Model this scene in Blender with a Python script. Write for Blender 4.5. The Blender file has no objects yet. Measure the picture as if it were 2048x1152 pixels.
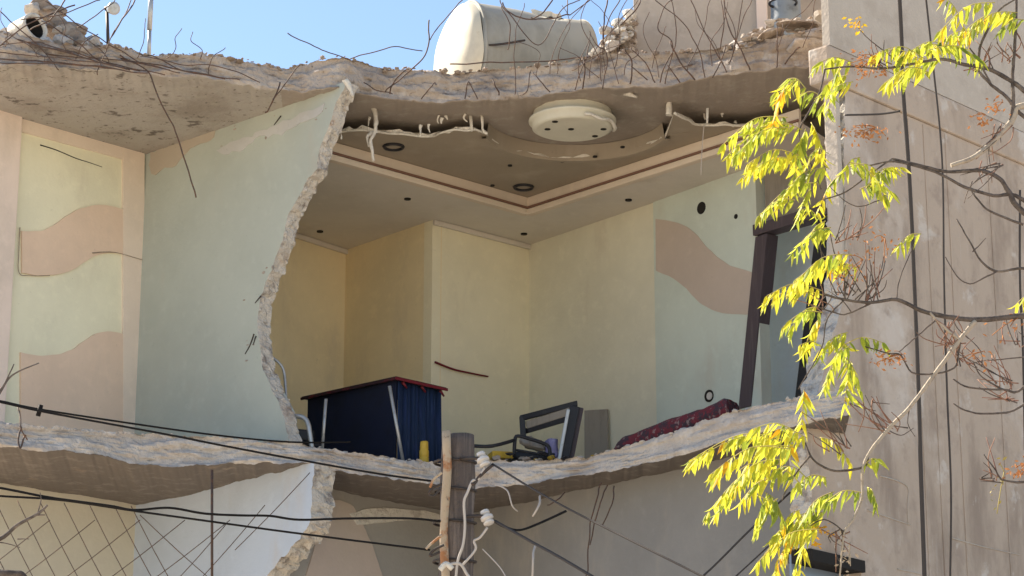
import bpy, bmesh, math, random
from mathutils import Vector, Matrix, noise
from mathutils.geometry import tessellate_polygon
S = bpy.context.scene
COL = S.collection
rnd = random.Random(7)

# ------------------------------------------------------------------ camera, sky, sun, exposure
F, PITCH, EYE = 4580.0, math.radians(15.0), Vector((0, 0, 1.6))
cam_d = bpy.data.cameras.new('camera')
cam_d.sensor_width = 36.0
cam_d.lens = 36.0 * F / 2048.0
cam_d.clip_start, cam_d.clip_end = 0.1, 3000
cam = bpy.data.objects.new('camera', cam_d)
COL.objects.link(cam)
cam.location = EYE
cam.rotation_euler = (math.pi / 2 + PITCH, 0, 0)
S.camera = cam

SUN = Vector((-0.62, 0.46, 0.64)).normalized()          # towards the sun: left of and a little behind the house
w = bpy.data.worlds.new('World')
S.world = w
w.use_nodes = True
nt = w.node_tree
sky = nt.nodes.new('ShaderNodeTexSky')
sky.sky_type = 'NISHITA'
sky.sun_disc = False
sky.sun_elevation = math.asin(SUN.z)
sky.sun_rotation = math.atan2(SUN.x, SUN.y)
sky.altitude = 300
sky.air_density = 1.0
sky.dust_density = 0.3
sky.ozone_density = 1.3
bg = nt.nodes['Background']
bg.inputs['Strength'].default_value = 0.080
nt.links.new(sky.outputs[0], bg.inputs['Color'])
sun_d = bpy.data.lights.new('sun', 'SUN')
sun_d.energy = 5.0
sun_d.angle = math.radians(0.5)
sun_d.color = (1.0, 0.88, 0.72)
sun_o = bpy.data.objects.new('sun', sun_d)
COL.objects.link(sun_o)
sun_o.location = (-20, 10, 30)
sun_o.rotation_euler = (-SUN).to_track_quat('-Z', 'Y').to_euler()
S.view_settings.view_transform = 'Standard'
S.view_settings.look = 'None'
S.view_settings.gamma = 1.0
S.view_settings.use_curve_mapping = False
S.view_settings.exposure = 1.42
try:
    S.cycles.max_bounces = 12
    S.cycles.diffuse_bounces = 8
except Exception:
    pass

# ------------------------------------------------------------------ sight lines -> points of the place
CP, SP = math.cos(PITCH), math.sin(PITCH)
def ray(px, py):
    up = 576.0 - py
    return Vector((px - 1024.0, F * CP - up * SP, F * SP + up * CP))
def at(px, py, Y):
    d = ray(px, py)
    return EYE + d * (Y / d.y)
def atz(px, py, z):
    d = ray(px, py)
    return EYE + d * ((z - EYE.z) / d.z)
def onpl(px, py, p0, n):
    d = ray(px, py)
    return EYE + d * ((p0 - EYE).dot(n) / d.dot(n))
UP = Vector((0, 0, 1))

# ------------------------------------------------------------------ object helpers
BASE = {}
def link(name, bm, m, parent=None, base=None, smooth=False):
    me = bpy.data.meshes.new(name)
    if base is None:
        if parent is not None:
            base = BASE[parent.name]
        else:
            vs = [v.co for v in bm.verts]
            base = Vector((sum(v.x for v in vs) / len(vs), sum(v.y for v in vs) / len(vs), min(v.z for v in vs)))
    for v in bm.verts:
        v.co -= base
    bm.to_mesh(me)
    bm.free()
    for k in (m if isinstance(m, (list, tuple)) else [m]):
        me.materials.append(k)
    if smooth:
        for p in me.polygons:
            p.use_smooth = True
    o = bpy.data.objects.new(name, me)
    COL.objects.link(o)
    if parent is not None:
        o.parent = parent
    else:
        o.location = base
    BASE[o.name] = base.copy()
    return o
def tag(o, label, cat, group=None, kind=None):
    if label: o['label'] = label
    if cat: o['category'] = cat
    if group: o['group'] = group
    if kind: o['kind'] = kind
    return o
def thing(name, base, label, cat, group=None):
    o = bpy.data.objects.new(name, None)
    COL.objects.link(o)
    o.empty_display_size = 0.1
    o.location = base
    BASE[o.name] = Vector(base)
    return tag(o, label, cat, group)

def spline(pts, n=6):
    pts = [Vector(p) for p in pts]
    if len(pts) < 3 or n < 2:
        return pts
    out = []
    for i in range(len(pts) - 1):
        p0 = pts[max(i - 1, 0)]; p1 = pts[i]; p2 = pts[i + 1]; p3 = pts[min(i + 2, len(pts) - 1)]
        for k in range(n):
            t = k / n
            out.append(0.5 * ((2 * p1) + (p2 - p0) * t + (2 * p0 - 5 * p1 + 4 * p2 - p3) * t * t + (3 * p1 - p0 - 3 * p2 + p3) * t ** 3))
    out.append(pts[-1])
    return out
def tube(bm, pts, r0, r1=None, sides=6, n=5, mi=0):
    r1 = r0 if r1 is None else r1
    P = spline(pts, n)
    rings = []
    prev = None
    for i, p in enumerate(P):
        t = (P[min(i + 1, len(P) - 1)] - P[max(i - 1, 0)])
        if t.length < 1e-9: t = Vector((0, 0, 1))
        t.normalize()
        a = t.cross(UP if abs(t.z) < 0.95 else Vector((1, 0, 0))) if prev is None else prev - t * prev.dot(t)
        a.normalize(); prev = a
        b = t.cross(a)
        r = r0 + (r1 - r0) * i / max(len(P) - 1, 1)
        rings.append([bm.verts.new(p + (a * math.cos(2 * math.pi * k / sides) + b * math.sin(2 * math.pi * k / sides)) * r) for k in range(sides)])
    for A, B in zip(rings, rings[1:]):
        for k in range(sides):
            f = bm.faces.new((A[k], A[(k + 1) % sides], B[(k + 1) % sides], B[k])); f.smooth = True; f.material_index = mi
    f = bm.faces.new(rings[0][::-1]); f.material_index = mi
    f = bm.faces.new(rings[-1]); f.material_index = mi
def box(bm, o, ax, ay, az, mi=0, bev=0.0):
    """box from corner o along three edge vectors"""
    o, ax, ay, az = map(Vector, (o, ax, ay, az))
    b2 = bmesh.new()
    vs = [b2.verts.new(o + ax * i + ay * j + az * k) for k in (0, 1) for j in (0, 1) for i in (0, 1)]
    for q in ((0, 2, 3, 1), (4, 5, 7, 6), (0, 1, 5, 4), (2, 6, 7, 3), (1, 3, 7, 5), (0, 4, 6, 2)):
        b2.faces.new([vs[k] for k in q])
    bmesh.ops.recalc_face_normals(b2, faces=b2.faces)
    if bev > 0:
        bmesh.ops.bevel(b2, geom=list(b2.edges), offset=bev, segments=2, affect='EDGES', profile=0.6)
    for f in b2.faces: f.material_index = mi
    tmp = bpy.data.meshes.new('tmp'); b2.to_mesh(tmp); b2.free()
    bm.from_mesh(tmp); bpy.data.meshes.remove(tmp)
def resample(pts, step):
    pts = [Vector(p) for p in pts]
    out = [pts[0]]
    for a, b in zip(pts, pts[1:]):
        n = max(1, int((b - a).length / step))
        for k in range(1, n + 1):
            out.append(a.lerp(b, k / n))
    return out
def nz(p, s, seed=0.0):
    return noise.noise(Vector((p[0] * s + seed, p[1] * s - seed, p[2] * s + 0.5 * seed)))
def nv(p, s, seed=0.0):
    return Vector((nz(p, s, seed), nz(p, s, seed + 17.3), nz(p, s, seed + 41.9)))
def fr(p, s, seed=0.0):
    return nz(p, s, seed) + 0.5 * nz(p, s * 2.1, seed + 5) + 0.3 * nz(p, s * 4.7, seed + 9)
def ragged(pts, step=0.03, amp=0.02, seed=0.0, plane_n=None):
    out = []
    P = resample(pts, step)
    for i, p in enumerate(P):
        d = nv(p, 9, seed) * amp + nv(p, 28, seed) * amp * 0.6
        if plane_n is not None: d -= plane_n * d.dot(plane_n)
        out.append(p + d * (0.0 if i in (0, len(P) - 1) else 1.0))
    return out
def plate(bm, outline, thick, broken=(), mi=0, mib=1, seed=0.0, rough=0.012, back=True):
    """extruded polygon. outline: 3D loop (front face); thick: vector to the back; broken: set of outline edge indices whose
    side face is a rough fracture (material mib)."""
    n = len(outline)
    thick = Vector(thick)
    loops = []
    L = 4
    bset = set(broken)
    bv = {i for i in bset} | {(i + 1) % n for i in bset}
    cen = sum((Vector(p) for p in outline), Vector()) / n
    for k in range(L + 1):
        row = []
        for i, p in enumerate(outline):
            q = Vector(p) + thick * (k / L)
            if i in bv and 0 < k:
                q += nv(q, 22, seed + 3) * rough * 1.6 + nv(q, 60, seed) * rough
            row.append(bm.verts.new(q))
        loops.append(row)
    tris = tessellate_polygon([[Vector(p) for p in outline]])
    for t in tris:
        for loop, flip in ((loops[0], False), (loops[-1], True)):
            if flip and not back: continue
            try:
                f = bm.faces.new([loop[t[0]], loop[t[1]], loop[t[2]]]); f.material_index = mi
            except ValueError:
                pass
    for k in range(L):
        A, B = loops[k], loops[k + 1]
        for i in range(n):
            j = (i + 1) % n
            f = bm.faces.new((A[i], A[j], B[j], B[i])); f.material_index = mib if i in bset else mi
    bmesh.ops.recalc_face_normals(bm, faces=bm.faces)

# ------------------------------------------------------------------ materials
def lin(c):
    return tuple((x / 12.92 if x <= 0.04045 else ((x + 0.055) / 1.055) ** 2.4) for x in c)
def rgb(r, g, b):
    return lin((r / 255, g / 255, b / 255))
def node(nt, t, **kw):
    n = nt.nodes.new(t)
    for k, v in kw.items(): setattr(n, k, v)
    return n
def mat(name, c, rough=0.8, layers=(), bump=0.0, bscale=40.0, metal=0.0, rand=0.0, transl=0.0, spec=0.3, coords='Object', bdetail=6.0):
    """layers: (noise scale, colour, lo, hi, amount, stretch) mixed over the base one after another"""
    m = bpy.data.materials.new(name)
    m.use_nodes = True
    nt = m.node_tree
    b = nt.nodes['Principled BSDF']
    b.inputs['Roughness'].default_value = rough
    b.inputs['Metallic'].default_value = metal
    b.inputs['Specular IOR Level'].default_value = spec
    tc = node(nt, 'ShaderNodeTexCoord')
    cur = None
    col = (*c, 1)
    def mix(a, fac, second):
        mx = node(nt, 'ShaderNodeMix', data_type='RGBA')
        if fac is not None: nt.links.new(fac, mx.inputs[0])
        if a is None: mx.inputs[6].default_value = col
        else: nt.links.new(a, mx.inputs[6])
        mx.inputs[7].default_value = (*second, 1)
        return mx.outputs[2]
    for k, L in enumerate(layers):
        sc, c2, lo, hi, amt = L[:5]
        st = L[5] if len(L) > 5 else (1, 1, 1)
        mp = node(nt, 'ShaderNodeMapping')
        mp.inputs['Scale'].default_value = st
        mp.inputs['Location'].default_value = (k * 7.3, k * 3.1, k * 1.7)
        nt.links.new(tc.outputs[coords], mp.inputs['Vector'])
        no = node(nt, 'ShaderNodeTexNoise')
        no.inputs['Scale'].default_value = sc
        no.inputs['Detail'].default_value = 7
        no.inputs['Roughness'].default_value = 0.62
        nt.links.new(mp.outputs[0], no.inputs['Vector'])
        rm = node(nt, 'ShaderNodeMapRange', interpolation_type='SMOOTHSTEP')
        rm.inputs[1].default_value = lo; rm.inputs[2].default_value = hi; rm.inputs[4].default_value = amt
        nt.links.new(no.outputs['Fac'], rm.inputs[0])
        cur = mix(cur, rm.outputs[0], c2)
    if rand > 0:
        oi = node(nt, 'ShaderNodeObjectInfo')
        hs = node(nt, 'ShaderNodeHueSaturation')
        r1 = node(nt, 'ShaderNodeMapRange'); r1.inputs[3].default_value = 1 - rand; r1.inputs[4].default_value = 1 + rand
        nt.links.new(oi.outputs['Random'], r1.inputs[0])
        nt.links.new(r1.outputs[0], hs.inputs['Value'])
        r2 = node(nt, 'ShaderNodeMapRange'); r2.inputs[3].default_value = 0.5 - rand * 0.05; r2.inputs[4].default_value = 0.5 + rand * 0.05
        wn = node(nt, 'ShaderNodeTexWhiteNoise', noise_dimensions='1D')
        nt.links.new(oi.outputs['Random'], wn.inputs['W'])
        nt.links.new(wn.outputs['Value'], r2.inputs[0]); nt.links.new(r2.outputs[0], hs.inputs['Hue'])
        if cur is None: hs.inputs['Color'].default_value = col
        else: nt.links.new(cur, hs.inputs['Color'])
        cur = hs.outputs[0]
    if cur is None: b.inputs['Base Color'].default_value = col
    else: nt.links.new(cur, b.inputs['Base Color'])
    if bump > 0:
        no = node(nt, 'ShaderNodeTexNoise')
        no.inputs['Scale'].default_value = bscale
        no.inputs['Detail'].default_value = bdetail
        nt.links.new(tc.outputs[coords], no.inputs['Vector'])
        bp = node(nt, 'ShaderNodeBump')
        bp.inputs['Strength'].default_value = bump
        bp.inputs['Distance'].default_value = 0.02
        nt.links.new(no.outputs['Fac'], bp.inputs['Height'])
        nt.links.new(bp.outputs[0], b.inputs['Normal'])
    if transl > 0:
        tr = node(nt, 'ShaderNodeBsdfTranslucent')
        if cur is None: tr.inputs['Color'].default_value = col
        else: nt.links.new(cur, tr.inputs['Color'])
        ms = node(nt, 'ShaderNodeMixShader'); ms.inputs[0].default_value = transl
        nt.links.new(b.outputs[0], ms.inputs[1]); nt.links.new(tr.outputs[0], ms.inputs[2])
        nt.links.new(ms.outputs[0], nt.nodes['Material Output'].inputs['Surface'])
    return m
def scl(c, k): return tuple(x * k for x in c)
DUST = (0.36, 0.31, 0.25)
def plaster(name, c, **kw):
    return mat(name, c, 0.85, [(1.1, scl(c, 0.86), 0.35, 0.7, 0.7), (2.2, scl(DUST, 1.4), 0.52, 0.78, 0.4, (1, 1, .35)), (9, scl(c, 1.08), 0.5, 0.75, 0.5),
                               (22, scl(c, 0.62), 0.64, 0.76, 0.4), (60, scl(c, 0.5), 0.68, 0.76, 0.5, (1, 1, .4))], bump=0.12, bscale=30, **kw)
M = {}
M['green'] = plaster('pale green plaster', (0.455, 0.49, 0.435))
M['cream'] = plaster('cream plaster', (0.82, 0.79, 0.60))
M['salmon'] = plaster('salmon plaster', (0.78, 0.60, 0.46))
M['pink'] = plaster('pale pink plaster', (0.82, 0.69, 0.60))
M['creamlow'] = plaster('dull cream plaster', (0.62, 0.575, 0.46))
M['corner'] = plaster('faded salmon plaster', (0.80, 0.68, 0.56))
M['mustard'] = plaster('mustard yellow wall paint', (0.82, 0.70, 0.46))
M['yellow'] = plaster('pale yellow wall paint', (0.82, 0.76, 0.57))
M['palewall'] = plaster('pale olive wall paint', (0.73, 0.70, 0.56))
M['mint'] = plaster('pale mint wall paint', (0.60, 0.66, 0.59))
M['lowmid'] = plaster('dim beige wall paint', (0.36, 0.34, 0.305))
M['bluewall'] = plaster('pale blue wall paint', (0.58, 0.66, 0.76))
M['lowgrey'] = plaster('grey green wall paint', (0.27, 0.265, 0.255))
M['ceil'] = plaster('ceiling paint', (0.66, 0.61, 0.54))
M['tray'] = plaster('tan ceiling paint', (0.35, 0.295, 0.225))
M['cornice'] = plaster('peach cornice', (0.68, 0.58, 0.47))
M['lightdisc'] = plaster('pale ceiling drum', (0.62, 0.60, 0.50))
M['gypsum'] = mat('broken gypsum', (0.70, 0.66, 0.58), 0.95, [(14, (0.45, 0.40, 0.34), 0.45, 0.7, 0.8)], bump=0.6, bscale=60)
M['break'] = mat('fractured plaster', (0.56, 0.52, 0.46), 0.95, [(9, (0.22, 0.19, 0.17), 0.5, 0.68, 0.9), (30, (0.66, 0.62, 0.56), 0.55, 0.7, 0.7), (4, (0.40, 0.28, 0.2), 0.55, 0.7, 0.6)], bump=0.9, bscale=50)
M['gypsum2'] = plaster('scuffed bare plaster', (0.52, 0.52, 0.50))
M['fillet'] = plaster('brown stained plaster', (0.47, 0.41, 0.33))
M['concrete'] = mat('broken concrete', (0.50, 0.465, 0.425), 0.95,
                    [(2.2, (0.42, 0.36, 0.31), 0.42, 0.68, 0.8), (7, (0.62, 0.575, 0.525), 0.5, 0.7, 0.8), (3.4, (0.46, 0.36, 0.27), 0.58, 0.75, 0.6), (24, (0.22, 0.19, 0.165), 0.62, 0.74, 0.85)], bump=1.0, bscale=35, bdetail=10)
M['roofconc'] = mat('weathered broken concrete', (0.44, 0.38, 0.325), 0.95,
                    [(2.4, (0.27, 0.22, 0.18), 0.42, 0.66, 0.9, (.8, .8, 1.3)), (6, (0.52, 0.48, 0.44), 0.5, 0.7, 0.8), (3.4, (0.11, 0.09, 0.08), 0.57, 0.66, 0.9, (.7, .7, 1.9)), (24, (0.12, 0.10, 0.09), 0.6, 0.74, 0.85)], bump=1.0, bscale=30, bdetail=10)
M['brownrubble'] = mat('brown broken concrete', (0.34, 0.27, 0.21), 0.95, [(4, (0.17, 0.13, 0.10), 0.42, 0.64, 0.9, (.6, .6, 2.2)), (9, (0.46, 0.40, 0.33), 0.52, 0.7, 0.8), (5, (0.40, 0.22, 0.13), 0.6, 0.72, 0.7)], bump=1.0, bscale=25, bdetail=10)
M['salmon2'] = plaster('dull salmon paint', (0.55, 0.46, 0.39))
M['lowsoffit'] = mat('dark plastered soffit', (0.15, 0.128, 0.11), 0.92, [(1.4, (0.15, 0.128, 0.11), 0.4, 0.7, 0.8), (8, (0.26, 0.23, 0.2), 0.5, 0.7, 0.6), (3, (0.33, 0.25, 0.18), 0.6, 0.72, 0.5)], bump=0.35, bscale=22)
M['skyblue'] = plaster('pale blue lower plaster', (0.50, 0.57, 0.67))
M['soffit'] = mat('plastered soffit', (0.33, 0.28, 0.235), 0.92,
                  [(1.4, (0.27, 0.23, 0.19), 0.4, 0.7, 0.8), (8, (0.42, 0.38, 0.32), 0.5, 0.7, 0.6)], bump=0.35, bscale=22)
M['spall'] = mat('spalled soffit', (0.42, 0.385, 0.345), 0.92,
                 [(1.4, (0.27, 0.23, 0.19), 0.4, 0.7, 0.8), (6, (0.42, 0.38, 0.32), 0.5, 0.7, 0.6), (4.6, (0.12, 0.10, 0.085), 0.59, 0.66, 0.85, (1, 1.3, 1)), (17, (0.14, 0.12, 0.10), 0.60, 0.66, 0.8)], bump=0.8, bscale=16)
M['cement'] = mat('grey cement render', (0.47, 0.38, 0.30), 0.9,
                  [(0.9, (0.60, 0.53, 0.46), 0.5, 0.66, 0.9), (1.4, (0.27, 0.21, 0.165), 0.46, 0.68, 0.75, (1.6, 1.6, 0.5)), (2.6, (0.60, 0.55, 0.49), 0.6, 0.68, 0.7), (5, (0.33, 0.26, 0.21), 0.52, 0.72, 0.7), (9, (0.52, 0.46, 0.40), 0.6, 0.75, 0.5, (3, 3, 0.2)), (30, (0.2, 0.17, 0.14), 0.66, 0.78, 0.5)], bump=0.35, bscale=24, bdetail=9)
M['beige'] = mat('beige render', (0.50, 0.44, 0.37), 0.9, [(3, (0.40, 0.34, 0.28), 0.45, 0.7, 0.7), (12, (0.56, 0.50, 0.43), 0.5, 0.7, 0.6)], bump=0.3)
M['rebar'] = mat('rusty steel bar', (0.085, 0.06, 0.05), 0.75, [(30, (0.16, 0.08, 0.045), 0.45, 0.65, 0.8)], bump=0.3, bscale=120)
M['palewire'] = mat('dusty pale wire', (0.50, 0.45, 0.40), 0.7)
M['cable'] = mat('black cable', (0.014, 0.013, 0.013), 0.75, spec=.12)
M['greycable'] = mat('grey weathered cable', (0.07, 0.062, 0.058), 0.8, spec=.15)
M['tank'] = mat('shaded pale tank paint', (0.37, 0.36, 0.31), 0.75, [(2.5, (0.20, 0.195, 0.165), 0.46, 0.7, 0.6, (1, 1, 0.4)), (14, (0.42, 0.32, 0.2), 0.64, 0.76, 0.6), (5, (0.36, 0.36, 0.33), 0.5, 0.7, 0.5)], bump=0.1, bscale=6)  # tank body kept darker than its end, shade put into the colour
M['hole'] = mat('dark void', (0.02, 0.018, 0.016), 0.9)
M['post'] = mat('weathered pole wood', (0.11, 0.09, 0.082), 0.9, [(6, (0.24, 0.195, 0.165), 0.45, 0.7, 0.9, (4, 4, 0.25)), (14, (0.05, 0.045, 0.04), 0.55, 0.7, 0.8, (5, 5, 0.3))], bump=0.6, bscale=40)
M['rust'] = mat('rusty pipe paint', (0.46, 0.36, 0.25), 0.7, [(7, (0.36, 0.15, 0.055), 0.47, 0.6, 0.9), (25, (0.10, 0.06, 0.04), 0.58, 0.7, 0.8)], bump=0.3)
M['porcelain'] = mat('white porcelain', (0.60, 0.57, 0.54), 0.25, [(20, (0.4, 0.36, 0.3), 0.55, 0.7, 0.6)], spec=0.5)
M['iron'] = mat('dark iron', (0.06, 0.05, 0.045), 0.6, [(30, (0.13, 0.075, 0.05), 0.5, 0.7, 0.7)], metal=0.3)
M['steel'] = mat('dull silver steel', (0.48, 0.48, 0.47), 0.4, [(20, (0.3, 0.28, 0.25), 0.5, 0.7, 0.6)], metal=0.5)
M['cap'] = mat('sunlit cream tank paint', (0.66, 0.60, 0.46), 0.5, [(3, (0.5, 0.44, 0.34), 0.5, 0.7, 0.6), (14, (0.42, 0.32, 0.2), 0.64, 0.76, 0.6)], bump=0.1, bscale=6)  # lighter version of the tank paint, sunlight on the end painted in
M['navy'] = mat('navy cloth', (0.008, 0.012, 0.032), 0.85, [(3, (0.008, 0.010, 0.02), 0.45, 0.65, 0.8)], bump=0.2, bscale=12)
M['blue'] = mat('blue cloth', (0.010, 0.024, 0.062), 0.8, [(8, (0.015, 0.03, 0.09), 0.45, 0.65, 0.9, (3, 3, 0.4)), (9, (0.06, 0.10, 0.19), 0.56, 0.7, 0.7, (5, 5, 0.15))], bump=0.2)  # last layer paints lighter upright streaks as highlights on the folds
M['red'] = mat('dark red trim', (0.16, 0.012, 0.022), 0.55, [(12, (0.10, 0.015, 0.02), 0.5, 0.7, 0.7)])
M['redblack'] = mat('worn dark red edge', (0.03, 0.012, 0.016), 0.6, [(9, (0.14, 0.012, 0.02), 0.52, 0.64, 0.9)])
M['redline'] = mat('dull red brown paint line', (0.20, 0.11, 0.08), 0.7)
M['black'] = mat('black metal', (0.02, 0.02, 0.024), 0.45, [(10, (0.06, 0.055, 0.05), 0.55, 0.7, 0.6)])
M['violet'] = mat('violet grey cloth', (0.22, 0.20, 0.34), 0.9, [(9, (0.36, 0.33, 0.46), 0.5, 0.7, 0.8)])
M['board'] = mat('grey brown board', (0.27, 0.24, 0.20), 0.8, [(5, (0.2, 0.17, 0.14), 0.45, 0.7, 0.8, (3, 3, 0.5))], bump=0.1)
M['doorwood'] = mat('dark plum door frame', (0.085, 0.066, 0.075), 0.55, [(6, (0.13, 0.105, 0.11), 0.5, 0.7, 0.7, (4, 4, 0.3))], bump=0.1)
M['cloth'] = mat('red patterned fabric', (0.14, 0.025, 0.035), 0.95, [(11, (0.05, 0.035, 0.045), 0.46, 0.54, 0.95), (19, (0.26, 0.19, 0.18), 0.56, 0.63, 0.8), (34, (0.22, 0.03, 0.04), 0.56, 0.66, 0.8)], bump=0.3)
M['amber'] = mat('amber plastic', (0.50, 0.33, 0.04), 0.4, [(12, (0.3, 0.18, 0.02), 0.5, 0.7, 0.6)])
M['bark'] = mat('grey brown bark', (0.13, 0.105, 0.09), 0.9, [(18, (0.06, 0.048, 0.042), 0.42, 0.65, 0.9), (7, (0.24, 0.20, 0.165), 0.55, 0.72, 0.8)], bump=0.5, bscale=60)
M['redtwig'] = mat('reddish dry twig', (0.24, 0.13, 0.09), 0.85, rand=.2)
M['palebark'] = mat('pale bark', (0.40, 0.34, 0.27), 0.85, [(14, (0.2, 0.16, 0.13), 0.5, 0.7, 0.8)], bump=0.4, bscale=60)
M['leaf_y'] = mat('yellow leaf', (0.62, 0.58, 0.05), 0.55, [(30, (0.66, 0.62, 0.03), 0.45, 0.65, 0.8)], rand=0.22, transl=0.45)
M['leaf_g'] = mat('yellow green leaf', (0.47, 0.51, 0.06), 0.55, [(30, (0.42, 0.48, 0.03), 0.45, 0.65, 0.8)], rand=0.24, transl=0.45)
M['leaf_d'] = mat('green leaf', (0.22, 0.29, 0.04), 0.55, [(30, (0.36, 0.40, 0.04), 0.45, 0.65, 0.8)], rand=0.24, transl=0.45)
M['leaf_o'] = mat('orange leaf', (0.68, 0.36, 0.02), 0.55, [(30, (0.6, 0.45, 0.02), 0.45, 0.65, 0.8)], rand=0.2, transl=0.45)
M['stalk'] = mat('leaf stalk', (0.42, 0.36, 0.10), 0.7, rand=0.2)
M['seed'] = mat('dry seed wings', (0.48, 0.22, 0.09), 0.8, [(25, (0.30, 0.12, 0.05), 0.45, 0.6, 0.9)], transl=0.2)
M['ground'] = mat('pale dusty earth', (0.52, 0.45, 0.36), 0.95, [(0.3, (0.44, 0.38, 0.30), 0.4, 0.7, 0.8), (3, (0.56, 0.50, 0.41), 0.5, 0.7, 0.8), (30, (0.30, 0.26, 0.21), 0.6, 0.75, 0.6)], bump=0.4, bscale=20)
M['barrel'] = mat('blue grey barrel', (0.22, 0.26, 0.30), 0.5, [(7, (0.12, 0.14, 0.16), 0.5, 0.7, 0.8)])
M['glass'] = mat('dusty blue glass', (0.20, 0.25, 0.32), 0.25, spec=0.5)

# ------------------------------------------------------------------ ground
bm = bmesh.new()
bmesh.ops.create_grid(bm, x_segments=40, y_segments=40, size=900)
g = link('ground', bm, M['ground'], base=Vector((0, 0, 0)))
g['kind'] = 'structure'

# ------------------------------------------------------------------ key levels and plan lines
ZS, ZL, ZF = 8.22, 4.98, 5.23       # roof soffit, floor soffit, floor level
ZC, ZT = 7.95, 8.10                 # lowered ceiling band, tray
K = atz(290, 310, ZS)               # corner where bay wall and party wall meet
Pn_end = atz(690, 172, ZS)
vdir = (Pn_end - K); vdir.z = 0; vdir.normalize()         # along the party wall, towards the street and right
nP = Vector((vdir.y, -vdir.x, 0)); nP = nP if nP.y < 0 else -nP   # faces the camera
udir = Vector((-vdir.y, vdir.x, 0)); udir = udir if udir.y > 0 else -udir   # away and right
nL = Vector((udir.y, -udir.x, 0))
def onP(px, py, off=0.0): return onpl(px, py, K + nP * off, nP)
def onL(px, py, off=0.0): return onpl(px, py, K + nL * off, nL)

house = thing('damaged_building', Vector((0, 20, 0)), 'bomb-damaged two storey house with torn-off front, exposed pale yellow room and ragged concrete slabs', 'building')

# ------------------------------------------------------------------ slabs
def interp(tr, x):
    for (a, b) in zip(tr, tr[1:]):
        if a[0] <= x <= b[0]:
            t = (x - a[0]) / (b[0] - a[0]); return a[1] + (b[1] - a[1]) * t
    return tr[0][1] if x < tr[0][0] else tr[-1][1]
def slab(top, bot, ytr, yback, zbt, zbb, mats, name, seed, amp=0.03, xs=(-60, 1700), ridge=0.0, n=620, lean=0.0, mi_fn=None):
    bm = bmesh.new()
    rows = 16
    G = []
    for i in range(n + 1):
        x = xs[0] + (xs[1] - xs[0]) * i / n
        Y = interp(ytr, x)
        a = at(x, interp(top, x), Y + lean); b = at(x, interp(bot, x), Y)
        col = []
        for k in range(rows + 1):
            t = k / rows
            p = a.lerp(b, t)
            pa_ = Vector((p.x * .75, p.y * .75, p.z * 1.25)); d = fr(pa_, 3.0, seed) * amp + fr(pa_, 9, seed + 3) * amp * 0.45 + nz(p, 21, seed) * amp * 0.32 + nz(p, 44, seed) * amp * 0.28
            e = math.sin(math.pi * min(max(t, 0.0), 1.0)) ** 0.5
            # layered ledges: strata of screed and plaster break off at different depths
            led = 0.045 / (1 + math.exp(-9 * (nz((p.x * .8, 0, t * 1.5 + .35 * nz((p.x, 2, 0), 3.0, seed)), 2.6, seed) + .3 * nz((p.x, 5, t), 11, seed))))
            q = p + Vector((0.3 * d * e, -d * (0.35 + 0.65 * e) + led, 0.0))
            if k == 0: q.z += fr((x * 0.012, 0, 0), 3.0, seed + 7) * 0.018 + abs(nz((x * 0.05, 1, 0), 3, seed)) * 0.015
            if k == rows: q.z += fr((x * 0.012, 3, 0), 3.0, seed + 8) * 0.018
            col.append(bm.verts.new(q))
        G.append(col)
    # soffit and top run back
    SB = 26
    Sf, Tp = [], []
    for i in range(n + 1):
        x = xs[0] + (xs[1] - xs[0]) * i / n
        p = G[i][rows].co.copy(); a = G[i][0].co.copy()
        yb = yback
        sx = p.x / p.y
        rs, rt = [G[i][rows]], [G[i][0]]
        for k in range(1, SB + 1):
            t = (k / SB) ** 1.6
            y = p.y + (yb - p.y) * t
            zt = p.z + (zbb - p.z) * min(1, t * (3.2 if name == 'floor_slab' else 12))
            z = zt + 0.005 * fr((sx * y, y, 0), 2.2, seed + 2) * (1 if t < .8 else 0)
            rs.append(bm.verts.new((p.x + (y - p.y) * sx * 0.6, y, z)))
            rt.append(bm.verts.new((p.x + (y - p.y) * sx * 0.6, y, a.z + (zbt - a.z) * min(1, t * 5) + 0.015 * fr((sx * y, y, 0), 3, seed + 1))))
        Sf.append(rs); Tp.append(rt)
    for i in range(n):
        for k in range(rows):
            f = bm.faces.new((G[i][k], G[i + 1][k], G[i + 1][k + 1], G[i][k + 1])); f.material_index = 0
        for k in range(SB):
            f = bm.faces.new((Sf[i][k], Sf[i + 1][k], Sf[i + 1][k + 1], Sf[i][k + 1])); f.material_index = 1
            x = xs[0] + (xs[1] - xs[0]) * i / n
            if mi_fn: f.material_index = mi_fn(x)
            f.smooth = True
            f = bm.faces.new((Tp[i][k + 1], Tp[i + 1][k + 1], Tp[i + 1][k], Tp[i][k])); f.material_index = 0
    bmesh.ops.recalc_face_normals(bm, faces=bm.faces)
    return link(name, bm, mats, house)

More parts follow.
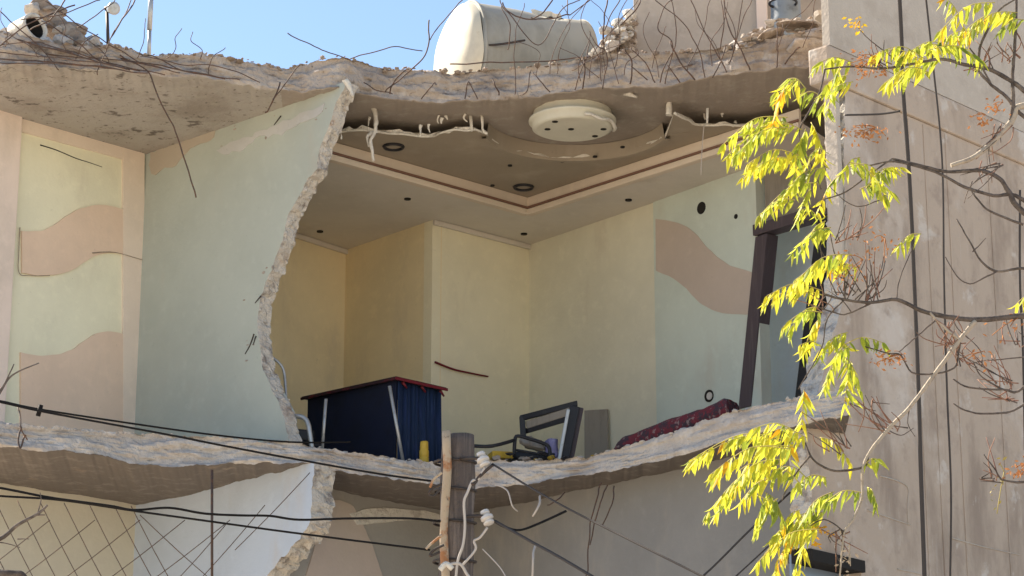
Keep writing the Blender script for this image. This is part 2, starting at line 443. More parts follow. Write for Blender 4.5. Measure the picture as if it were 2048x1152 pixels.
roof_top = [(-60, 50), (0, 62), (60, 75), (120, 88), (180, 95), (230, 92), (260, 100), (290, 110), (340, 110), (400, 108), (450, 115), (500, 122), (540, 132), (570, 138),
            (600, 130), (640, 118), (690, 114), (720, 120), (745, 130), (770, 140), (800, 138), (860, 140), (900, 145), (950, 142), (990, 140), (1062, 134), (1120, 125), (1200, 112),
            (1240, 105), (1300, 107), (1428, 98), (1452, 92), (1500, 84), (1560, 74), (1620, 62), (1660, 60), (1700, 60)]
roof_bot = [(-60, 126), (0, 128), (70, 130), (139, 134), (208, 135), (278, 144), (347, 149), (400, 153), (451, 160), (503, 170), (541, 180), (600, 182), (660, 172), (690, 176), (728, 191), (780, 194),
            (843, 200), (930, 201), (1000, 198), (1051, 193), (1103, 184), (1155, 180), (1220, 174), (1323, 170), (1393, 160), (1462, 146), (1550, 135), (1618, 132), (1700, 130)]
roof_y = [(x, atz(x, y, ZS).y) for x, y in roof_bot]
roof = slab(roof_top, roof_bot, roof_y, 27.0, ZS + 0.27, ZS, [M['roofconc'], M['soffit'], M['spall']], 'roof_slab', 3.0, lean=0.04, mi_fn=lambda x: 2 if x < 560 else 1)
fl_top = [(-60, 840), (0, 844), (80, 853), (139, 857), (278, 868), (416, 875), (500, 880), (580, 886), (640, 895), (700, 907), (760, 912), (800, 920), (850, 926), (880, 928),
          (960, 920), (1030, 922), (1100, 920), (1170, 918), (1200, 908), (1250, 895), (1330, 868), (1400, 845), (1480, 822), (1540, 805), (1600, 795), (1700, 775)]
fl_bot = [(-60, 886), (0, 891), (50, 897), (139, 902), (200, 910), (278, 929), (350, 931), (416, 931), (470, 927), (520, 924), (607, 925), (640, 932), (675, 940), (767, 954), (836, 962), (880, 972),
          (950, 974), (1000, 972), (1060, 966), (1110, 958), (1180, 950), (1250, 936), (1322, 920), (1400, 898), (1500, 872), (1600, 848), (1700, 830)]
fl_y = [(-60, 17.2), (0, 17.3), (140, 17.6), (280, 18.0), (420, 18.1), (600, 18.2), (700, 18.35), (800, 18.5), (900, 18.7), (1000, 18.7), (1100, 18.5), (1200, 18.3), (1322, 17.7), (1400, 17.3), (1500, 16.85), (1600, 16.4), (1700, 16.2)]
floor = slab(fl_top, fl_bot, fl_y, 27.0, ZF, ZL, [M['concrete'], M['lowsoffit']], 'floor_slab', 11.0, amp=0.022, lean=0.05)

def chunk_flat(c, r, R_):
    b2 = bmesh.new(); bmesh.ops.create_icosphere(b2, subdivisions=1, radius=r)
    sx, sz = R_.uniform(.6, 1.8), R_.uniform(.5, 1.2)
    for v in b2.verts:
        q = v.co
        v.co = c + vdir * q.x * sx * R_.uniform(.7, 1.3) + nP * q.y * .25 + UP * q.z * sz * R_.uniform(.7, 1.3)
    return b2
# ------------------------------------------------------------------ upper storey walls
def wall_poly(name, pts, thick, mats, broken=(), seed=0.0, rough=0.012, label=None, parent=house):
    bm = bmesh.new()
    plate(bm, pts, thick, broken, seed=seed, rough=rough)
    o = link(name, bm, mats, parent)
    if label: o['label'] = label
    return o
# bay wall (left), its corner pilaster and the wavy relief bands
c0 = onL(-80, 400); cA = K.copy()
L0 = Vector((c0.x, c0.y, ZL + 0.15)); L1 = Vector((K.x, K.y, ZL + 0.15))
bay = wall_poly('wall', [L0, L1, L1 + UP * (ZS + .05 - L1.z), L0 + UP * (ZS + .05 - L0.z)], -nL * 0.2, [M['cream'], M['break']], label='cream bay wall with wavy salmon bands')
def relief(name, pts, off, m, parent, fn=onL, n=None, label=None, sp=5):
    bm = bmesh.new()
    plate(bm, [fn(x + 2.2 * nz((x * .05, y * .05, 0), 1, 4), y + 2.2 * nz((x * .05, y * .05, 3), 1, 4), off) for x, y in pts], -(n or nL) * (off + 0.004), ())
    o = link(name, bm, m, parent)
    if label: o['label'] = label
    return o
def wavy(pts, n=5): return [(p.x, p.y) for p in spline([Vector((x, y, 0)) for x, y in pts], n)]
w1 = wavy([(44, 462), (80, 462), (110, 450), (140, 427), (175, 413), (215, 411), (246, 418)]) + wavy([(246, 508), (230, 505), (200, 508), (172, 522), (145, 540), (110, 549), (70, 550), (44, 546)])
relief('wavy_band', w1, 0.02, M['salmon'], bay)
w2 = wavy([(42, 705), (85, 712), (130, 705), (165, 685), (190, 668), (215, 663), (246, 668)]) + [(246, 900), (42, 885)]
relief('wavy_band', w2, 0.02, M['salmon'], bay)
w3 = [(246, 285), (291, 300), (291, 415), (246, 400)]
relief('corner_strip', [(246, 270), (289, 280), (289, 905), (246, 900)], 0.024, M['corner'], bay, label='pale pink strip down the corner')
relief('corner_strip', [(150, 438), (176, 425), (176, 500), (150, 512)], 0.034, M['pink'], bay) if False else None
relief('top_band', [(40, 226), (289, 302), (289, 330), (40, 262)], 0.021, M['corner'], bay)
def crack(pts, fn, par, r=.005, off=.0, m='hole'):
    bm = bmesh.new(); tube(bm, [fn(x, y, off) for x, y in pts], r, r * .5, n=5, sides=5); return link('crack', bm, M[m], par)
crack([(80, 290), (112, 300), (150, 316), (178, 325), (204, 334)], onL, bay, .006)
crack([(46, 232), (90, 246), (150, 264), (210, 280), (288, 300)], onL, bay, .007, .024, 'brownrubble')
crack([(40, 455), (38, 500), (38, 545), (60, 551), (100, 551)], onL, bay, .005, .02, 'brownrubble'); crack([(185, 506), (230, 505), (289, 521)], onL, bay, .005, .03, 'brownrubble')
# pier beyond the bay wall
bm = bmesh.new()
pa = onL(36, 400, 0.06); pb = onL(-160, 400, 0.06)
box(bm, Vector((pa.x, pa.y, ZL + 0.15)), Vector((pb.x - pa.x, pb.y - pa.y, 0)), -nL * 0.24, UP * (ZS + .04 - ZL - 0.15), bev=0.008)
link('pier', bm, M['pink'], house)

# party wall with the torn edge
edge = [(690, 172), (672, 205), (660, 240), (648, 275), (636, 310), (634, 335), (612, 365), (592, 402), (575, 432), (566, 470), (552, 515), (538, 552), (522, 590), (516, 625), (515, 660), (520, 700), (526, 735), (540, 772), (558, 808), (571, 850), (579, 890)]
Eg = ragged([onP(x, y) for x, y in edge], 0.028, 0.018, 2.0, nP)
pl = [Vector((K.x, K.y, ZS + .04)), Vector((Pn_end.x, Pn_end.y, ZS + .04))] + Eg
foot = Eg[-1].copy(); foot.z = ZL + 0.07
kf = Vector((K.x, K.y, ZL + 0.07))
pl += [foot, kf]
nE = len(Eg)
wall_poly('wall', pl, -nP * 0.14, [M['green'], M['break']], broken=range(1, 2 + nE), seed=5, rough=0.013, label='pale green party wall with a torn edge')
# flaked plaster lumps stuck along the torn edge
bm = bmesh.new()
for i in range(0, nE, 2):
    p = Eg[i]
    for _ in range(1):
        q = p - nP * rnd.uniform(-0.004, 0.13) + vdir * rnd.uniform(-0.012, 0.012) + UP * rnd.uniform(-0.03, 0.03)
        b2 = bmesh.new(); bmesh.ops.create_icosphere(b2, subdivisions=1, radius=rnd.uniform(0.006, 0.016))
        for v in b2.verts: v.co = Vector((v.co.x, v.co.y, v.co.z * 1.5)) * rnd.uniform(.7, 1.2) + q
        t_ = bpy.data.meshes.new('t'); b2.to_mesh(t_); b2.free(); bm.from_mesh(t_); bpy.data.meshes.remove(t_)
o = link('plaster_crumbs', bm, M['break'], house); o['kind'] = 'stuff'

bm = bmesh.new(); R_c = random.Random(8)
for k in range(26):
    x, y = R_c.choice([(560, 238), (615, 235), (528, 262), (505, 690), (520, 600), (640, 222), (545, 560), (470, 268), (430, 300)]); x += R_c.gauss(0, 12); y += R_c.gauss(0, 12)
    if x > interp([(b_, a_) for a_, b_ in edge], y) - 8: continue
    b2 = chunk_flat(onP(x, y, .001), R_c.uniform(.006, .017), R_c)
    t_ = bpy.data.meshes.new('t'); b2.to_mesh(t_); b2.free(); bm.from_mesh(t_); bpy.data.meshes.remove(t_)
o = link('plaster_chips', bm, M['roofconc'], house); o['kind'] = 'stuff'
for pts, m_ in (([(432, 300), (470, 282), (520, 262), (575, 240), (632, 214), (650, 206), (640, 228), (590, 250), (560, 268), (520, 276), (480, 300), (440, 312)], 'gypsum2'), ([(300, 304), (360, 284), (430, 258), (425, 275), (380, 300), (350, 330), (318, 345), (300, 350)], 'fillet')):
    bm = bmesh.new(); plate(bm, ragged([onP(x, y, .006) for x, y in pts + pts[:1]], .05, .035, 3, nP)[:-1], -nP * .01); link('plaster_patch', bm, M[m_], house)
for pts in ([(508, 668), (500, 690), (490, 708)], [(512, 672), (506, 690)], [(522, 592), (510, 606)], [(562, 232), (548, 250)]):
    crack(pts, onP, house, .007, .004, 'iron')
def upright(name, a, b, z0, z1, th, mats, label=None, parent=house):
    """wall between plan points a, b, its face on the a-b line, thickness away from the camera"""
    a = Vector(a); b = Vector(b)
    d = (b - a); d.z = 0
    n = Vector((d.y, -d.x, 0)).normalized()
    if n.dot(EYE - a) < 0: n = -n
    bm = bmesh.new()
    box(bm, Vector((a.x, a.y, z0)), d, -n * th, UP * (z1 - z0))
    o = link(name, bm, mats, parent)
    if label: o['label'] = label
    return o, n
def cz(x, y): return atz(x, y, ZC)
A0, AB, BC, CR, RE = cz(430, 415), cz(692, 500), cz(865, 440), cz(1058, 490), cz(1512, 332)
zb, ztp = ZF - 0.1, ZS + 0.03
wA, nA = upright('wall', A0, AB, zb, ztp, 0.12, M['mustard'], 'mustard yellow back wall')
upright('wall', AB, BC - (BC - AB).normalized() * 0.004, zb, ztp, 0.12, M['mustard'], 'mustard yellow side of the alcove')
upright('wall', A0, K - nP * .15, zb, ztp, 0.12, M['mustard'])
wC, nC = upright('wall', BC, CR, zb, ztp, 0.12, M['yellow'], 'pale yellow wall with a dark rod across it')
mid = cz(1308, 405)
wR1, nR = upright('wall', CR, mid, zb, ztp, 0.12, M['palewall'], 'pale yellow right wall')
wR, nR = upright('wall', mid + nR * 0.012, RE + nR * 0.012, zb, ztp, 0.12, M['mint'], 'pale mint wall with a salmon wave')
def onR(px, py, off=0.0): return onpl(px, py, mid + nR * (0.012 + off), nR)
wv = wavy([(1311, 438), (1340, 442), (1372, 452), (1400, 478), (1428, 508), (1460, 530), (1506, 545)]) + wavy([(1500, 628), (1470, 629), (1438, 624), (1405, 610), (1378, 584), (1345, 556), (1311, 541)])
relief('wavy_band', wv, 0.006, M['salmon2'], wR, fn=onR, n=nR)
# back wall seen through the doorway
dw = RE - nR * 0.55
upright('wall', dw - (RE - mid).normalized() * 0.5, dw + (RE - mid).normalized() * 1.6, zb, ztp, 0.12, M['bluewall'], 'pale blue wall behind the doorway')

# cove mouldings on top of the back walls
def strip(name, a, b, z, h, d, m, parent=house):
    a = Vector(a); b = Vector(b); dd = b - a; dd.z = 0
    n = Vector((dd.y, -dd.x, 0)).normalized()
    if n.dot(EYE - a) < 0: n = -n
    bm = bmesh.new()
    box(bm, Vector((a.x, a.y, z - h)) + n * 0.002, dd, n * d, UP * h, bev=min(h, d) * 0.3)
    return link(name, bm, m, parent)
for a, b in ((A0, AB), (BC, CR)):
    strip('cove_moulding', a, b, ZC - 0.002, 0.05, 0.035, M['ceil'])
# rod on the yellow wall
def onC(px, py, off=0.0): return onpl(px, py, CR + nC * off, nC)
bm = bmesh.new(); tube(bm, [onC(870, 724, .02), onC(905, 738, .03), onC(940, 746, .03), onC(976, 753, .02)], 0.011, 0.008)
link('rail', bm, M['red'], wC)

# ------------------------------------------------------------------ false ceiling
ceil_e = thing('ceiling', Vector((0, 0, 0)), None, None) if False else None
band = [atz(x, y, ZC) for x, y in ((560, 284), (1055, 425), (1600, 250), (1660, 288), (1512, 332), (1308, 405), (1058, 490), (865, 440), (692, 500), (430, 415))]
band[0] = atz(560, 286, ZC)
bm = bmesh.new(); plate(bm, band, UP * 0.03)
ceilband = link('ceiling', bm, M['ceil'], house); ceilband['label'] = 'lowered ceiling band along the walls'
circ_c = atz(1152, 258, ZT); circ_r = 0.80
def circ(a, r=circ_r, z=ZT): return Vector((circ_c.x + r * math.cos(a), circ_c.y + r * math.sin(a), z))
front1 = [atz(x, y, ZT) for x, y in ((560, 262), (660, 268), (690, 262), (735, 258), (760, 264), (800, 265), (842, 272), (868, 272), (882, 265), (910, 261), (945, 257), (966, 266))]
a0, a1 = math.radians(168), math.radians(12)
arc = [circ(a0 + (a1 - a0) * k / 28) for k in range(29)]
front2 = [atz(x, y, ZT) for x, y in ((1348, 226), (1365, 234), (1392, 248), (1412, 250), (1440, 250), (1480, 250), (1530, 245), (1600, 236))]
f1 = ragged(front1, 0.05, 0.022, 3, UP); f2 = ragged(front2, 0.05, 0.022, 4, UP)
tray = f1 + arc + f2
nb = len(tray) - 1
tray += [atz(x, y, ZT) for x, y in ((1612, 232), (1055, 408), (560, 268))]
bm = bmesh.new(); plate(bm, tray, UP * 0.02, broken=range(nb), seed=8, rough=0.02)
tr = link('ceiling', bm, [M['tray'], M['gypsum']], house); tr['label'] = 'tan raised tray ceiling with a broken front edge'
# pale torn lip of the gypsum
for f in (f1, f2):
    bm = bmesh.new(); tube(bm, [p + UP * -0.004 + nv(p, 15) * 0.012 for p in f[::2]], 0.012, 0.010, n=3)
    link('torn_lip', bm, M['gypsum'], tr)
bm = bmesh.new()
for k in range(28):
    for (za, zb_, ra, rb) in ((ZT - 0.03, ZT + 0.001, circ_r + 0.05, circ_r + .05), (ZT - 0.03, ZS - 0.004, circ_r, circ_r - 0.02)):
        aa, ab = a0 + (a1 - a0) * k / 28, a0 + (a1 - a0) * (k + 1) / 28
        bm.faces.new([bm.verts.new(q) for q in (circ(aa, ra, za), circ(ab, ra, za), circ(ab, rb, zb_), circ(aa, rb, zb_))])
    aa, ab = a0 + (a1 - a0) * k / 28, a0 + (a1 - a0) * (k + 1) / 28
    bm.faces.new([bm.verts.new(q) for q in (circ(aa, circ_r, ZT - .03), circ(ab, circ_r, ZT - .03), circ(ab, circ_r + .05, ZT - .03), circ(aa, circ_r + .05, ZT - .03))])
bmesh.ops.remove_doubles(bm, verts=bm.verts, dist=1e-4)
link('round_recess', bm, M['tray'], tr)
# peach cornice around the tray
def cornice(a, b, inner):
    a = Vector(a); b = Vector(b); d = b - a; d.z = 0
    n = Vector((d.y, -d.x, 0)).normalized()
    if n.dot(inner - a) < 0: n = -n
    bm = bmesh.new()
    box(bm, Vector((a.x, a.y, ZC - 0.03)) - n * 0.05, d, n * 0.075, UP * 0.055, bev=0.01)
    box(bm, Vector((a.x, a.y, ZC + 0.026)) - n * 0.02, d, n * 0.03, UP * (ZT - ZC - 0.03), bev=0.004)
    o = link('cornice', bm, M['cornice'], house)
    bm = bmesh.new(); box(bm, Vector((a.x, a.y, ZC + 0.028)) + n * 0.012, d, n * 0.014, UP * 0.022, bev=0.003); link("cornice_line", bm, M['redline'], o)
    return o
cc = atz(1055, 425, ZC)
cornice(atz(560, 286, ZC), cc, circ_c); cornice(cc, atz(1600, 250, ZC), circ_c)
# round drum
dc = atz(1145, 260, 8.06); dr = 0.35
bm = bmesh.new()
prof = [(0.0, 8.06), (dr * .9, 8.06), (dr, 8.075), (dr, 8.125), (dr + .03, 8.13), (dr + .03, 8.15), (dr - .01, 8.155), (dr - .01, ZS + .01)]
N = 40
rings = [[bm.verts.new((dc.x + r * math.cos(2 * math.pi * k / N), dc.y + r * math.sin(2 * math.pi * k / N), z)) for k in range(N)] for r, z in prof[1:]]
bm.faces.new(rings[0])
for a, b in zip(rings, rings[1:]):
    for k in range(N):
        f = bm.faces.new((a[k], b[k], b[(k + 1) % N], a[(k + 1) % N])); f.smooth = True
bmesh.ops.recalc_face_normals(bm, faces=bm.faces)
drum = link('ceiling_drum', bm, M['lightdisc'], house)
bm = bmesh.new()
tube(bm, [Vector((dc.x + (dr + .02) * math.cos(a), dc.y + (dr + .02) * math.sin(a), 8.075 + 0.012 * math.sin(9 * a))) for a in [math.radians(-75 + 8 * k) for k in range(12)]], 0.014, 0.018, n=2)
link('torn_lip', bm, M['gypsum'], drum)
def disc(bm, c, r, h, N=14, dn=True):
    A = [bm.verts.new(c + Vector((r * math.cos(2 * math.pi * k / N), r * math.sin(2 * math.pi * k / N), 0))) for k in range(N)]
    B = [bm.verts.new(v.co - UP * h) for v in A]
    bm.faces.new(B)
    for k in range(N): bm.faces.new((A[k], A[(k + 1) % N], B[(k + 1) % N], B[k]))
def ring(bm, c, r, w, N=20, seg=6):
    R = [[bm.verts.new(c + Vector(((r + w * math.cos(2 * math.pi * j / seg)) * math.cos(2 * math.pi * k / N), (r + w * math.cos(2 * math.pi * j / seg)) * math.sin(2 * math.pi * k / N), w * math.sin(2 * math.pi * j / seg)))) for j in range(seg)] for k in range(N)]
    for k in range(N):
        for j in range(seg):
            f = bm.faces.new((R[k][j], R[(k + 1) % N][j], R[(k + 1) % N][(j + 1) % seg], R[k][(j + 1) % seg])); f.smooth = True
for (x, y, z) in ((1095, 258, 8.06), (1142, 258, 8.06), (1207, 258, 8.06), (1190, 272, 8.06), (1110, 243, 8.06)):
    bm = bmesh.new(); disc(bm, atz(x, y, z) + UP * 0.001, 0.026, 0.006); link('spotlight', bm, M['hole'], drum)
for (x, y, r) in ((787, 292, .085), (1047, 373, .085)):
    c = atz(x, y, ZT)
    bm = bmesh.new(); ring(bm, c - UP * 0.008, r, 0.016); o = link('ceiling_light', bm, M['black'], tr)
    bm = bmesh.new(); disc(bm, c, r * .8, 0.004); link('ceiling_light_lens', bm, M['tray'], tr)
for (x, y, z) in ((815, 397, ZC), (640, 462, ZC), (1048, 467, ZC), (1257, 399, ZC), (1245, 293, ZT), (1190, 312, ZT), (1125, 322, ZT), (985, 370, ZT), (1020, 330, ZT)):
    bm = bmesh.new(); c = atz(x, y, z)
    disc(bm, c, 0.032 if z == ZC else 0.02, 0.012)
    link('spotlight', bm, M['hole'], ceilband if z == ZC else tr)
# hanging shreds of plaster and lath
def shred(pts, r0, r1, m='gypsum'):
    bm = bmesh.new(); tube(bm, pts, r0, r1, n=5, sides=6)
    for v in bm.verts: v.co += nv(v.co, 24) * 0.012
    return link('plaster_shred', bm, M[m], house)
def s_at(L, Y, r0, r1): return shred([at(x, y, Y) for x, y in L], r0, r1)
s_at([(745, 205), (752, 235), (750, 262), (742, 285), (748, 322)], 18.75, 0.024, 0.012)
s_at([(755, 262), (735, 272), (738, 292)], 18.77, 0.02, 0.01)
s_at([(672, 212), (668, 240), (675, 272)], 18.5, 0.025, 0.012)
s_at([(686, 228), (681, 250), (683, 278)], 18.5, 0.010, 0.008)
s_at([(890, 228), (896, 240)], 18.9, 0.025, 0.008)
s_at([(940, 232), (943, 262)], 18.9, 0.016, 0.01)
s_at([(963, 230), (966, 262), (976, 268)], 18.9, 0.012, 0.010)
s_at([(1335, 190), (1338, 208), (1338, 230)], 18.55, 0.010, 0.035)
s_at([(1415, 216), (1414, 246)], 18.4, 0.014, 0.008)
s_at([(1250, 184), (1275, 196)], 18.35, 0.03, 0.01)
s_at([(690, 160), (700, 175), (705, 195)], 18.1, 0.03, 0.012)
R_s = random.Random(12)
for i in range(9):
    x = R_s.choice([R_s.uniform(690, 970), R_s.uniform(1340, 1500)]); y = R_s.uniform(222, 250); L_ = R_s.uniform(8, 26)
    s_at([(x, y), (x + R_s.gauss(0, 1.5), y + L_ * .5), (x + R_s.gauss(0, 3), y + L_)], 18.85, R_s.uniform(.010, .024), R_s.uniform(.003, .007))
bm = bmesh.new(); tube(bm, [at(1408, 250, 18.6), at(1404, 300, 18.6), at(1402, 350, 18.6)], 0.004); link('hanging_wire', bm, M['palewire'], house)

# ------------------------------------------------------------------ doorway
Yd = RE.y
dvec = (RE - mid); dvec.z = 0; dvec.normalize()
def jamb(name, a, b, w, th, parent, m='doorwood'):
    """leaning post from a to b, w along the wall, th in depth"""
    bm = bmesh.new()
    box(bm, a - dvec * w / 2 + nR * 0.02, dvec * w, -nR * th, b - a, bev=0.006)
    return link(name, bm, M[m], parent)
def onD(px, py, off=0.0): return onpl(px, py, RE + nR * (0.03 + off), nR)
bm = bmesh.new(); a = onD(1488, 815); b = onD(1522, 470)
box(bm, a - dvec * .075, dvec * .15, -nR * .14, b - a, bev=0.006)
door = link('door_frame', bm, M['doorwood'], house); door['label'] = 'dark plum door frame leaning to the left'
jamb('jamb', onD(1606, 800), onD(1650, 440), 0.17, 0.14, door, 'black')
bm = bmesh.new(); a = onD(1508, 472); b = onD(1668, 425)
box(bm, a + nR * .015, b - a, -nR * .15, UP * 0.10, bev=0.005); link('lintel', bm, M['doorwood'], door)
bm = bmesh.new()
box(bm, onD(1515, 440) - nR * .1, onD(1668, 400) - onD(1515, 440), -nR * .04, UP * 0.85)
link('transom_panel', bm, M['board'], door)
# switches and sockets on the mint wall
def lathe_on(name, c, n, prof, m, parent, N=16):
    """profile (radius, height along n)"""
    a = n.cross(UP).normalized(); b = n.cross(a)
    bm = bmesh.new()
    R = [[bm.verts.new(c + n * h + (a * math.cos(2 * math.pi * k / N) + b * math.sin(2 * math.pi * k / N)) * r) for k in range(N)] for r, h in prof]
    for p, q in zip(R, R[1:]):
        for k in range(N):
            f = bm.faces.new((p[k], p[(k + 1) % N], q[(k + 1) % N], q[k]))
    bm.faces.new(R[-1]); bm.faces.new(R[0][::-1])
    bmesh.ops.recalc_face_normals(bm, faces=bm.faces)
    return link(name, bm, m, parent)
lathe_on('junction_hole', onR(1403, 416), nR, [(0.058, -0.002), (0.058, 0.004), (0.05, 0.004), (0.045, 0.006)], M['hole'], wR)
lathe_on('junction_hole', onR(1472, 433), nR, [(0.024, -0.002), (0.022, 0.005)], M['hole'], wR)
sk = lathe_on('socket', onR(1419, 792), nR, [(0.056, -0.002), (0.056, 0.012), (0.044, 0.014)], M['hole'], wR)
lathe_on('socket_face', onR(1419, 792, 0.0145), nR, [(0.036, -0.004), (0.034, 0.006)], M['porcelain'], sk) if False else lathe_on('socket_face', onR(1419, 792, 0.0145), nR, [(0.036, -0.004), (0.034, 0.006)], M['porcelain'], wR)

# ------------------------------------------------------------------ lower storey walls
def lz(x, y): return atz(x, y, ZL)
lk = lz(272, 1010)
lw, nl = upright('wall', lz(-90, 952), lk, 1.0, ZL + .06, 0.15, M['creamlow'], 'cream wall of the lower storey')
pe = lz(655, 930)
nPl = nP
def onPl(px, py, off=0.0): return onpl(px, py, lk + nlp * off, nlp)
dl = pe - lk; dl.z = 0; nlp = Vector((dl.y, -dl.x, 0)).normalized(); nlp = nlp if nlp.y < 0 else -nlp
ledge = [(628, 936), (624, 985), (622, 1035), (612, 1062), (592, 1085), (565, 1115), (545, 1140), (520, 1165), (470, 1230)]
LE = ragged([onPl(x, y) for x, y in ledge], 0.025, 0.028, 6.0, nlp)
top = LE[0].copy(); top.z = ZL + 0.05
pts = [Vector((lk.x, lk.y, ZL + .05)), top] + LE + [Vector((lk.x, lk.y, LE[-1].z))]
wall_poly('wall', pts, -nlp * 0.22, [M['skyblue'], M['break']], broken=range(1, 2 + len(LE)), seed=9, rough=0.018, label='pale blue lower party wall with a torn edge')
lc1, lc2 = lz(560, 962), lz(925, 1022)
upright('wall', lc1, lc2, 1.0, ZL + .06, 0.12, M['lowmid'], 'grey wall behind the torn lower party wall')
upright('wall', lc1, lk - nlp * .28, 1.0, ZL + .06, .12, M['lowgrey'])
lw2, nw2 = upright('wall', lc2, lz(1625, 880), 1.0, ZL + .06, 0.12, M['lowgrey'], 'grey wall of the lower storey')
dW = lc2 - lc1; dW.z = 0; nW1 = Vector((dW.y, -dW.x, 0)).normalized(); nW1 = nW1 if nW1.y < 0 else -nW1
def onW(px, py, off=0.0): return onpl(px, py, lc1 + nW1 * off, nW1)
relief('wavy_band', wavy([(680, 1000), (705, 1012), (722, 1040), (738, 1075), (752, 1110), (764, 1152), (770, 1190)]) + [(600, 1190), (640, 1060), (655, 1000)], 0.012, M['salmon2'], house, fn=onW, n=nW1)
relief('wavy_band', wavy([(700, 1028), (745, 1016), (800, 1018), (850, 1022), (880, 1030)]) + wavy([(880, 1040), (820, 1040), (760, 1046), (715, 1050)]), 0.014, M['gypsum'], house, fn=onW, n=nW1)

# ------------------------------------------------------------------ neighbouring cement building
nb_e = thing('cement_building', Vector((3, 18, 0)), 'tall bare grey-brown cement building with dangling cables at the right', 'building')
g0 = at(1678, 600, 16.9); g1d = udir.copy()
nG = nL
def onG(px, py, off=0.0): return onpl(px, py, g0 + nG * off, nG)
bm = bmesh.new()
gl = Vector((g0.x, g0.y, 0))
Lg = 6.0
# outline in the wall plane with a chipped left edge; a window bites the lower left
le = [(1690, 178), (1688, 260), (1690, 350), (1692, 480), (1686, 600), (1660, 690), (1645, 760), (1618, 830), (1612, 900), (1624, 980), (1622, 1060), (1618, 1096)]
LG = ragged([onG(x, y) for x, y in le], 0.05, 0.02, 12, nG)
r_top = onG(2120, 300); r_top.z = LG[0].z
r_far = gl + g1d * Lg
win = [onG(1722, 1120), onG(1722, 1300)]
ol = LG + win + [Vector((win[1].x, win[1].y, 0.0)), Vector((r_far.x, r_far.y, 0.0)), Vector((r_far.x, r_far.y, LG[0].z))]
plate(bm, ol, -nG * 0.17, broken=range(len(LG) - 1), seed=14, rough=0.02)
cw = link('wall', bm, [M['cement'], M['break']], nb_e)
# end face lit by the sky: rendered return
bm = bmesh.new()
e0 = onG(1690, 400); 
box(bm, Vector((e0.x, e0.y, 4.9)) - nG * 0.012, udir * -0.05, -nG * 0.12, UP * 3.2, bev=0.01)
link('end_pier', bm, M['beige'], nb_e)
# storey beam and parapet above it
bt = LG[0].z
bm = bmesh.new(); o0 = Vector((g0.x, g0.y, bt + 0.004)) - udir * 0.05
box(bm, o0 + nG * 0.026, udir * (Lg + .05), -nG * 0.2, UP * 0.30, bev=0.02)
for v in bm.verts: v.co += nv(v.co, 3) * 0.008
link('storey_beam', bm, M['cement'], nb_e)
bm = bmesh.new()
box(bm, Vector((g0.x, g0.y, bt + 0.308)) + nG * 0.02 - udir * .02, udir * (Lg + .02), -nG * 0.07, UP * 2.6)
link('upper_wall', bm, M['beige'], nb_e)
# projecting formwork strips and block joints on the wall
for x, wd in ((1832, 0.006), (1862, 0.005), (1906, 0.008), (1990, 0.006)):
    p = onG(x, 600)
    bm = bmesh.new(); box(bm, Vector((p.x, p.y, 1.0)) + nG * 0.006, udir * wd * 3, -nG * 0.01, UP * (bt - 1.02)); link('formwork_seam', bm, M['cement'], nb_e)
def seam(pts):
    bm = bmesh.new(); tube(bm, [onG(x, y, 0.003) for x, y in pts], 0.006, 0.004, n=3, sides=5); link('mortar_seam', bm, M['beige'], nb_e)
seam([(1760, 952), (1790, 960), (1816, 975), (1815, 1010), (1817, 1050)]); seam([(1735, 1020), (1780, 1036), (1822, 1050)]); seam([(1795, 1138), (1840, 1148), (1900, 1165)]); seam([(1900, 1075), (1960, 1092), (2040, 1110)])
# window at the lower left of it
bm = bmesh.new()
a = onG(1618, 1098); b = onG(1724, 1122)
box(bm, a + nG * .03, b - a, -nG * .22, UP * -0.09, bev=.006)
wf = link('window', bm, M['hole'], nb_e)
bm = bmesh.new(); box(bm, Vector((a.x, a.y, a.z - 1.2)) - nG * .16, Vector((b.x - a.x, b.y - a.y, 0)), -nG * .02, UP * 1.18); link('pane', bm, M['glass'], wf)
bm = bmesh.new(); p = onG(1700, 1130)
box(bm, Vector((p.x, p.y, a.z - 1.3)) - nG * .12, udir * .05, -nG * .05, UP * 1.15, bev=.006); link('frame', bm, M['beige'], wf)

# ------------------------------------------------------------------ roof: rooms, tank, rubble
ra, rb = at(1268, 100, 19.7), at(1535, 100, 19.55)
bm = bmesh.new(); dd = rb - ra; dd.z = 0
n_ = Vector((dd.y, -dd.x, 0)).normalized(); n_ = n_ if n_.y < 0 else -n_
box(bm, Vector((ra.x, ra.y, 8.47)), dd, -n_ * 2.0, UP * 3.0, bev=0.01)
rr = thing('rooftop_room', Vector((ra.x, ra.y, 8.47)), 'plain beige rooftop wall behind the tangle of bars', 'building')
link('wall', bm, M['beige'], rr)
bm = bmesh.new(); box(bm, Vector((rb.x, rb.y, 8.47)) - dd.normalized() * .09 + n_ * .002, dd.normalized() * 0.10, n_ * .06, UP * 3.0, bev=.01); link('corner_post', bm, M['pink'], rr)
rb2 = at(1740, 100, 20.3); ra2 = at(1528, 100, 20.3)
bm = bmesh.new(); box(bm, Vector((ra2.x, 20.3, 8.47)), Vector((rb2.x - ra2.x, 0, 0)), Vector((0, 1, 0)), UP * 2.6, bev=.01); link('wall', bm, M['beige'], rr)
def lathe(bm, c, prof, N=24, smooth=True):
    R = [[bm.verts.new(c + Vector((r * math.cos(2 * math.pi * k / N), r * math.sin(2 * math.pi * k / N), z))) for k in range(N)] for r, z in prof]
    for p, q in zip(R, R[1:]):
        for k in range(N):
            f = bm.faces.new((p[k], p[(k + 1) % N], q[(k + 1) % N], q[k])); f.smooth = smooth
    bm.faces.new(R[-1]); bm.faces.new(R[0][::-1])
    bmesh.ops.recalc_face_normals(bm, faces=bm.faces)
